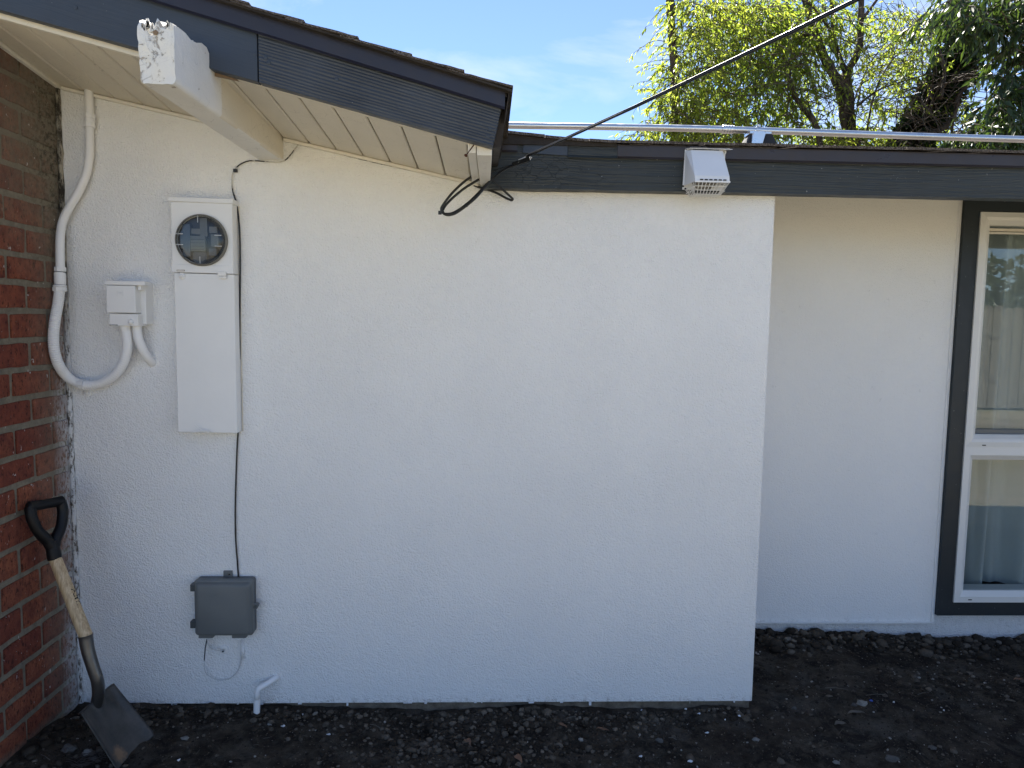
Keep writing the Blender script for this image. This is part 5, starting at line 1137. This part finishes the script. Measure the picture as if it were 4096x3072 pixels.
dry_leaf(4075, 2725, .045, .014, -.1, .004, 'leaf_dry', 'brown leaf at the right edge halfway up the soil')
def chip(u, v, s__, label=None, mat='paint_chip', name='paint_chip', cat='paint chip', group='white paint chips dropped on the soil'):
    c = on_ground(u, v); pts_ = [(c.x + s__ * (1 + .4 * math.sin(k_ * 2.3 + u)) * math.cos(k_ * 1.047), c.y + s__ * .7 * (1 + .4 * math.cos(k_ * 1.7 + v)) * math.sin(k_ * 1.047)) for k_ in range(6)]
    V_ = [(a_, b_, c.z + .003 + .0015 * math.sin(k_ * 2)) for k_, (a_, b_) in enumerate(pts_)] + [(a_, b_, c.z + .006 + .0015 * math.sin(k_ * 2)) for k_, (a_, b_) in enumerate(pts_)]
    F_ = [(0, 1, 2, 3, 4, 5), (11, 10, 9, 8, 7, 6)] + [(k_, k_ + 6, (k_ + 1) % 6 + 6, (k_ + 1) % 6) for k_ in range(6)]
    o_ = obj(name, fixn((V_, F_)), M[mat], None); tag(o_, label, cat, group)
for (u, v, s__, lb) in ((2792, 2858, .0075, 'largest white paint chip near the foot of the wall corner'), (2742, 2840, .005, 'small white paint chip left of the largest one near the corner'), (2953, 2848, .005, 'upper white paint chip of the pair under the wall corner'), (2957, 2868, .006, 'lower white paint chip of the pair under the wall corner'),
    (2828, 2935, .006, 'flat long white paint chip below the largest chip'), (2566, 2845, .004, 'white paint chip close under the wall right of middle'), (1314, 2942, .006, 'star shaped white paint chip right of the drain pipe'), (1132, 2908, .006, 'white paint chip just right of the drain pipe'), (1210, 2862, .004, 'tiny white chip near the wall right of the drain pipe'),
    (2563, 3030, .007, 'white paint chip near the bottom edge right of the brown leaf'), (2900, 2883, .003, 'tiny pale chip beneath the wall corner'), (3575, 2812, .004, 'pinkish white scrap right of the blue plastic'), (3775, 2845, .0045, 'pale curled scrap alone on the right soil'), (2760, 3050, .007, 'cream chip at the bottom edge under the corner'), (715, 3045, .006, 'white flake near the bottom edge right of the shovel')):
    chip(u, v, s__, lb)
chip(3484, 2807, .007, 'tiny bright blue plastic scrap on the dark soil', 'blue_plastic', 'plastic_scrap', 'scrap', None)
# scrap of wire mesh by the brick wall
t_ = thing('wire_mesh', 'scrap of rusty wire mesh half buried left of the shovel tip', 'wire mesh', on_ground(350, 3050)[:])
c0 = on_ground(350, 3045); wires = []
for k_ in range(7):
    for sgn in (1, -1):
        pts_ = [c0 + Vector((math.cos(.5 * sgn + .3) * (f_ - .5) * .10 - sgn * math.sin(.6) * (k_ - 3) * .013, math.sin(.5 * sgn + .3) * (f_ - .5) * .10 + (k_ - 3) * .010, .010 + .006 * math.sin(f_ * 7 + k_))) for f_ in (0, .25, .5, .75, 1)]
        wires.append(tube(spline(pts_, 3), .0008, 4))
obj('wires', cat_(*wires), M['wire_rusty'], t_)
# twigs
tw = []
for (u, v, l_, a_) in ((560, 2920, .06, -.5), (3345, 2760, .09, -.25), (3500, 2785, .08, 0.0), (3690, 2780, .05, .2), (3940, 2980, .03, -.9), (2280, 2878, .05, .3), (1500, 2910, .05, -.6), (2690, 2960, .03, -.5), (3290, 2670, .02, 1.4), (180, 3035, .07, -.6)):
    c = on_ground(u, v); d_ = Vector((math.cos(a_), math.sin(a_), .05)); tw.append(tube([c - d_ * l_ / 2 + Vector((0, 0, .006)), c + Vector((0, 0, .010)), c + d_ * l_ / 2 + Vector((0, 0, .006))], .0011, 5))
for k_ in range(150):
    x_, y_ = rnd.uniform(-1.5, 3), rnd.uniform(-.58, .7)
    if not in_soil(x_, y_): continue
    a_ = rnd.uniform(0, 3.14); l_ = rnd.uniform(.01, .035); c = Vector((x_, y_, gz(x_, y_) + .003)); d_ = Vector((math.cos(a_), math.sin(a_), rnd.uniform(-.1, .2))); tw.append(tube([c - d_ * l_ / 2, c + d_ * l_ / 2], .0007, 4))
o = obj('twig_litter', cat_(*tw), M['leaf_grey'], None, org=(0, 0, 0)); tag(o, 'thin dry twigs and rootlets scattered on the soil', None, None, 'stuff')
# ================================================================== TREES behind the low roof
rs = np.random.RandomState(3)
class Tree:
    def __init__(s, name, label, base, leafmat_, group=None):
        s.o = thing(name, label, 'tree', base); s.tr = []; s.tw = []; s.lv = []; s.tone = []; s.lm = leafmat_
    def limb(s, pts, r0, r1, n=8):
        P_ = spline(pts, 5); k_ = len(P_); P2 = [p_ + Vector((noise.noise(p_ * 1.7), noise.noise(p_ * 1.7 + Vector((9, 0, 0))), 0)) * .05 for p_ in P_]
        s.tr.append(tube(P2, 0, n, True, lambda i_: (r0 + (r1 - r0) * i_ / (k_ - 1)) * (1 + .10 * math.sin(i_ * 2.1)))); return P2
    def twig(s, p0, d_, ln__, r_, leafn, leafl, droop, w_=.16, lean=None, tone=None, wig=.3):
        n__ = 5; P_ = [Vector(p0)]; d_ = Vector(d_).normalized()
        for i_ in range(n__):
            d_ = (d_ + Vector((rs.uniform(-wig, wig), rs.uniform(-wig, wig), rs.uniform(-wig, wig) - droop)) * .5).normalized(); P_.append(P_[-1] + d_ * ln__ / n__)
        s.tw.append(tube(P_, 0, 3, False, lambda i_: r_ * (1 - .75 * i_ / n__)))
        tn = rs.uniform(0, 1) if tone is None else min(1, max(0, tone + rs.uniform(-.25, .25)))
        for k_ in range(leafn):
            f_ = (rs.uniform(.12, 1)) * n__; i_ = min(n__ - 1, int(f_)); p_ = P_[i_] + (P_[i_ + 1] - P_[i_]) * (f_ - i_)
            dd = (P_[i_ + 1] - P_[i_]).normalized() + Vector((rs.uniform(-1, 1), rs.uniform(-1, 1), rs.uniform(-1.1, .5) - droop * .5)) * .9
            s.leaf(p_, dd.normalized(), leafl * rs.uniform(.65, 1.25), w_, tn)
        return P_
    def leaf(s, p_, d_, l_, w_, tn):
        up_ = Vector((rs.uniform(-1, 1), rs.uniform(-1, 1), rs.uniform(-.2, 1))); sd_ = d_.cross(up_)
        if sd_.length < 1e-3: return
        sd_ = sd_.normalized() * l_ * w_; nn_ = d_.cross(sd_).normalized() * l_ * .05; m_ = p_ + d_ * l_ * .45 + nn_; e_ = p_ + d_ * l_ + Vector((0, 0, -l_ * .12))
        s.lv.append((p_[:], (m_ + sd_ - nn_ * 2)[:], e_[:], (m_ - sd_ - nn_ * 2)[:], m_[:])); s.tone.append(min(1, max(0, tn + rs.uniform(-.2, .2))))
    def finish(s):
        obj('trunk', cat_(*s.tr), M['bark'], s.o, smooth=True)
        if s.tw: obj('twigs', cat_(*s.tw), M['twig'], s.o)['kind'] = 'stuff'
        if not s.lv: return
        A_ = np.array(s.lv, dtype=np.float32).reshape(-1, 3) - np.array(ORG[s.o][:], dtype=np.float32); n__ = len(s.lv); base_ = np.arange(n__)[:, None] * 5
        F_ = np.concatenate([base_ + np.array([[0, 1, 4]]), base_ + np.array([[1, 2, 4]]), base_ + np.array([[2, 3, 4]]), base_ + np.array([[3, 0, 4]])]).astype(np.int32)
        me = bpy.data.meshes.new('crown'); me.vertices.add(len(A_)); me.vertices.foreach_set('co', A_.ravel()); me.loops.add(F_.size); me.loops.foreach_set('vertex_index', F_.ravel())
        me.polygons.add(len(F_)); me.polygons.foreach_set('loop_start', np.arange(0, F_.size, 3, dtype=np.int32)); me.update(calc_edges=True)
        at_ = me.attributes.new('tone', 'FLOAT', 'POINT'); at_.data.foreach_set('value', np.repeat(np.array(s.tone, dtype=np.float32), 5)); me.materials.append(M[s.lm])
        c_ = link(bpy.data.objects.new('crown', me)); c_.parent = s.o; c_['kind'] = 'stuff'; ORG[c_] = ORG[s.o]
def PT(u, v, y): return WY(u, v, y)
rv_ = lambda a, b: rs.uniform(a, b)
# slender tree at the left of the group
T = Tree('slender_tree', 'slender leafy tree at the left edge of the group, its bare trunk reaching the top', (2.2, 7.0, 0), 'leaf_light')
T.limb([(2.75, 7.0, 0), PT(2700, 560, 7.0), PT(2697, 300, 7.0), PT(2686, 60, 7.0), PT(2672, -200, 7.0), PT(2660, -600, 7.0)], .066, .048)
def cloud(T_, regions, n__, yr, ln__, leafn, leafl, droop, tone, w_=.15, r_=.006):
    """regions: photo-space outlines of leafy masses (cu, cv, ru, rv, weight); twigs start at scattered depths"""
    W_ = np.array([r[4] for r in regions], float); W_ /= W_.sum()
    for k_ in range(n__):
        cu_, cv_, ru, rvv, _w = regions[rs.choice(len(regions), p=W_)][:5]
        a_ = rs.uniform(0, 6.283); rr_ = math.sqrt(rs.uniform(0, 1)); u_, v_ = cu_ + ru * rr_ * math.cos(a_), cv_ + rvv * rr_ * math.sin(a_)
        y_ = rs.uniform(*yr); p_ = PT(u_, v_, y_); T_.twig(p_, (rs.uniform(-1, 1), rs.uniform(-.8, .8), rs.uniform(-.4, .5)), ln__ * rs.uniform(.6, 1.3), r_, leafn, leafl, droop, w_, None, tone)
cloud(T, [(2790, 60, 110, 110, 1.1), (2700, 240, 60, 100, .35), (2800, 330, 150, 150, 1.4), (2700, 400, 90, 70, .5), (2830, 500, 170, 80, 1.1), (2660, 530, 150, 50, .40), (2960, 60, 130, 90, .9), (2600, 520, 60, 40, .08)], 720, (6.3, 7.7), .50, 15, .075, .45, .80)
T.finish()
# willow-like tree with the forked trunk
T = Tree('forked_tree', 'airy light green tree with a dark V-forked trunk in the middle of the group', (4.4, 7.6, 0), 'leaf_light')
yv = 7.6
b0 = PT(3410, 640, yv); T.limb([(b0.x + .1, yv, 0), b0, PT(3405, 540, yv)], .12, .10, 12)
T.limb([PT(3405, 580, yv), PT(3370, 430, yv), PT(3345, 320, yv), PT(3290, 210, yv), PT(3265, 150, yv), PT(3240, 60, yv), PT(3225, -80, yv), PT(3190, -300, yv)], .082, .040, 10)
T.limb([PT(3415, 580, yv), PT(3395, 440, yv), PT(3388, 290, yv)], .078, .062, 10)
T.limb([PT(3388, 300, yv), PT(3425, 215, yv), PT(3440, 120, yv), PT(3448, 0, yv), PT(3455, -120, yv), PT(3490, -400, yv)], .052, .034, 10)
T.limb([PT(3388, 290, yv), PT(3350, 210, yv), PT(3330, 120, yv), PT(3335, 20, yv), PT(3320, -200, yv)], .042, .024)
T.limb([PT(3300, 640, yv - .5), PT(3262, 510, yv - .5), PT(3200, 420, yv - .5), PT(3165, 350, yv - .5), PT(3150, 250, yv - .5)], .045, .026)
T.limb([PT(3445, 80, yv), PT(3490, 30, yv), PT(3530, -30, yv)], .03, .015, 6)
for (pp, r0) in (([(3262, 140), (3100, 135), (2960, 150)], .02), ([(3330, 120), (3250, 20), (3150, -20)], .02), ([(3430, 420), (3500, 370), (3600, 330), (3700, 300)], .018), ([(3425, 420), (3480, 260), (3560, 150), (3600, 60)], .014),
    ([(3390, 440), (3460, 330), (3560, 300), (3640, 310)], .014), ([(3470, 560), (3500, 400), (3560, 250), (3620, 200)], .016), ([(3590, 600), (3600, 420), (3630, 280)], .010), ([(3680, 400), (3690, 200), (3675, 40)], .010), ([(3300, 600), (3240, 480), (3230, 330)], .012), ([(3400, 250), (3420, 200), (3410, 60)], .010), ([(3060, 560), (3020, 420), (3030, 250)], .010)):
    T.limb([PT(u, v, yv + rv_(-.6, .3)) for u, v in pp], r0, r0 * .4, 6)
cloud(T, [(3010, 120, 200, 140, 1.5), (3020, 330, 200, 140, 1.6), (3180, 70, 170, 90, 1.3), (3160, 260, 110, 140, .8), (3050, 510, 240, 70, 1.1), (2900, 560, 200, 40, .4)], 980, (6.9, 8.3), .55, 14, .078, .55, .55)
cloud(T, [(3560, 120, 200, 120, 1.0), (3560, 330, 220, 150, 1.2), (3560, 560, 260, 55, 1.6), (3350, 560, 120, 40, .6), (3300, 90, 160, 90, .5), (3700, 200, 120, 160, .6), (3800, 450, 160, 90, .5), (3240, 300, 60, 160, .3), (3420, 560, 200, 50, .8)], 1050, (7.0, 9.0), .55, 12, .075, .40, .75, .15, .005)
for k_ in range(170): T.twig(PT(rv_(2780, 3400), rv_(20, 560), rv_(6.6, 7.6)), (rv_(-1, 1), rv_(-1, 1), rv_(-.8, .6)), rv_(.5, 1.2), .0075, 3, .075, .3, .15, None, .6, .35)
for k_ in range(150): T.twig(PT(rv_(3420, 3800), rv_(80, 560), rv_(6.8, 8.4)), (rv_(-1, 1), rv_(-1, 1), rv_(-.2, 1)), rv_(.6, 1.3), .0065, 3, .075, .1, .15, None, .6, .25)
T.finish()
# ivy-wrapped leaning trunk
T = Tree('ivy_tree', 'leaning tree trunk wrapped in dark ivy and tangled bare branches', (5.8, 7.2, 0), 'leaf_ivy')
yi = 7.2
tk = T.limb([PT(3560, 900, yi), PT(3640, 590, yi), PT(3700, 480, yi), PT(3770, 350, yi), PT(3830, 230, yi), PT(3860, 130, yi), PT(3850, -20, yi), PT(3840, -250, yi)], .15, .095, 10)
T.limb([PT(3860, 250, yi), PT(3930, 170, yi), PT(4010, 80, yi), PT(4090, 0, yi), PT(4200, -120, yi)], .06, .03)
T.limb([PT(3660, 540, yi - .3), PT(3760, 520, yi - .3), PT(3820, 460, yi - .3), PT(3840, 380, yi - .3), PT(3890, 320, yi - .3)], .045, .015)
T.limb([PT(3760, 400, yi - .3), PT(3772, 300, yi - .3), PT(3750, 210, yi - .3), PT(3735, 190, yi - .3)], .025, .014, 6)
T.limb([PT(3800, 560, yi - .4), PT(3830, 420, yi - .4), PT(3880, 330, yi - .4)], .016, .008, 5)
for k_ in range(4200):
    f_ = rs.uniform(.12, .74); i_ = int(f_ * (len(tk) - 1)); c = tk[i_]; a_ = rs.uniform(0, 6.28); rr_ = .08 + .20 * rs.uniform(0, 1) ** 1.4 * (1.0 if f_ < .6 else .5)
    p_ = c + Vector((math.cos(a_) * rr_, math.sin(a_) * rr_ * .8, rs.uniform(-.12, .12))); T.leaf(p_, Vector((math.cos(a_), math.sin(a_), rs.uniform(-1, .4))).normalized(), rs.uniform(.06, .11), .42, rs.uniform(0, .7))
for k_ in range(120):
    p_ = PT(rv_(3600, 3850), rv_(300, 590), yi + rv_(-.6, .0)); T.twig(p_, (rv_(-1, 1), rv_(-.6, .4), rv_(-.7, .8)), rv_(.4, 1.1), .0075, 0, .06, .1, .2, None, .2, .5)
for k_ in range(10):
    u_ = rv_(3900, 4080); T.twig(PT(u_, rv_(100, 200), yi - .2), (rv_(-.2, .2), 0, -1), rv_(.9, 1.6), .007, 18, .07, .5, .25, None, .1, .2)
T.finish()
# dark broad-leaved tree at the right edge
T = Tree('dark_leaved_tree', 'dark glossy broad-leaved tree filling the right edge of the picture', (5.6, 5.2, 0), 'leaf_dark')
T.limb([(6.2, 5.6, 0), PT(4250, 500, 5.6), PT(4230, 200, 5.6), PT(4300, -200, 5.6)], .12, .07)
T.limb([PT(4240, 300, 5.6), PT(4120, 120, 5.4), PT(4000, 20, 5.3), PT(3900, -60, 5.3)], .035, .015, 6)
T.limb([PT(4250, 450, 5.6), PT(4120, 440, 5.4), PT(3980, 500, 5.2)], .03, .012, 6)
cloud(T, [(3960, 20, 200, 90, 1.3), (4080, 60, 120, 130, 1.2), (4070, 250, 70, 110, .5), (4060, 420, 120, 110, 1.3), (3960, 540, 150, 50, 1.1), (4080, 540, 100, 60, .8), (3850, 70, 90, 60, .35)], 500, (4.6, 5.8), .38, 13, .115, .55, .4, .17, .006)
T.finish()

# ================================================================== BACK FENCE (behind the camera, seen mirrored in the panes)
t_ = thing('back_fence', 'weathered wooden fence across the yard, faintly mirrored in the window', 'fence', (9, -9, 0))
for k_ in range(60):
    x_ = 3.4 + k_ * .2; h_ = 1.95 + .03 * math.sin(k_ * 1.7); obj('picket', fixn(prism([(x_, .02), (x_ + .185, .02), (x_ + .185, h_ - .05), (x_ + .14, h_), (x_ + .045, h_), (x_, h_ - .05)], 'y', -9.0, -8.98)), M['fence_wood'], t_)
obj('rail', cat_(box(3.4, 15.4, -9.05, -9.0, .4, .48), box(3.4, 15.4, -9.05, -9.0, 1.65, 1.73)), M['fence_wood'], t_)
T = Tree('shrub_row', 'row of shrubs behind the back fence, faintly mirrored in the window', (10, -11, 0), 'leaf_dark')
for xx in (7, 9.5, 12, 14.5): T.limb([(xx, -11, 0), (xx + .1, -11, 1.2), (xx, -11, 2.2)], .05, .02)
for k_ in range(1600): T.twig((rv_(6, 16), rv_(-12.4, -10.4), rv_(.9, 2.55 + .35 * math.sin(k_))), (rv_(-1, 1), rv_(-1, 1), rv_(0, 1)), .45, .008, 10, .17, .2, .34, None, .3)
T.finish()
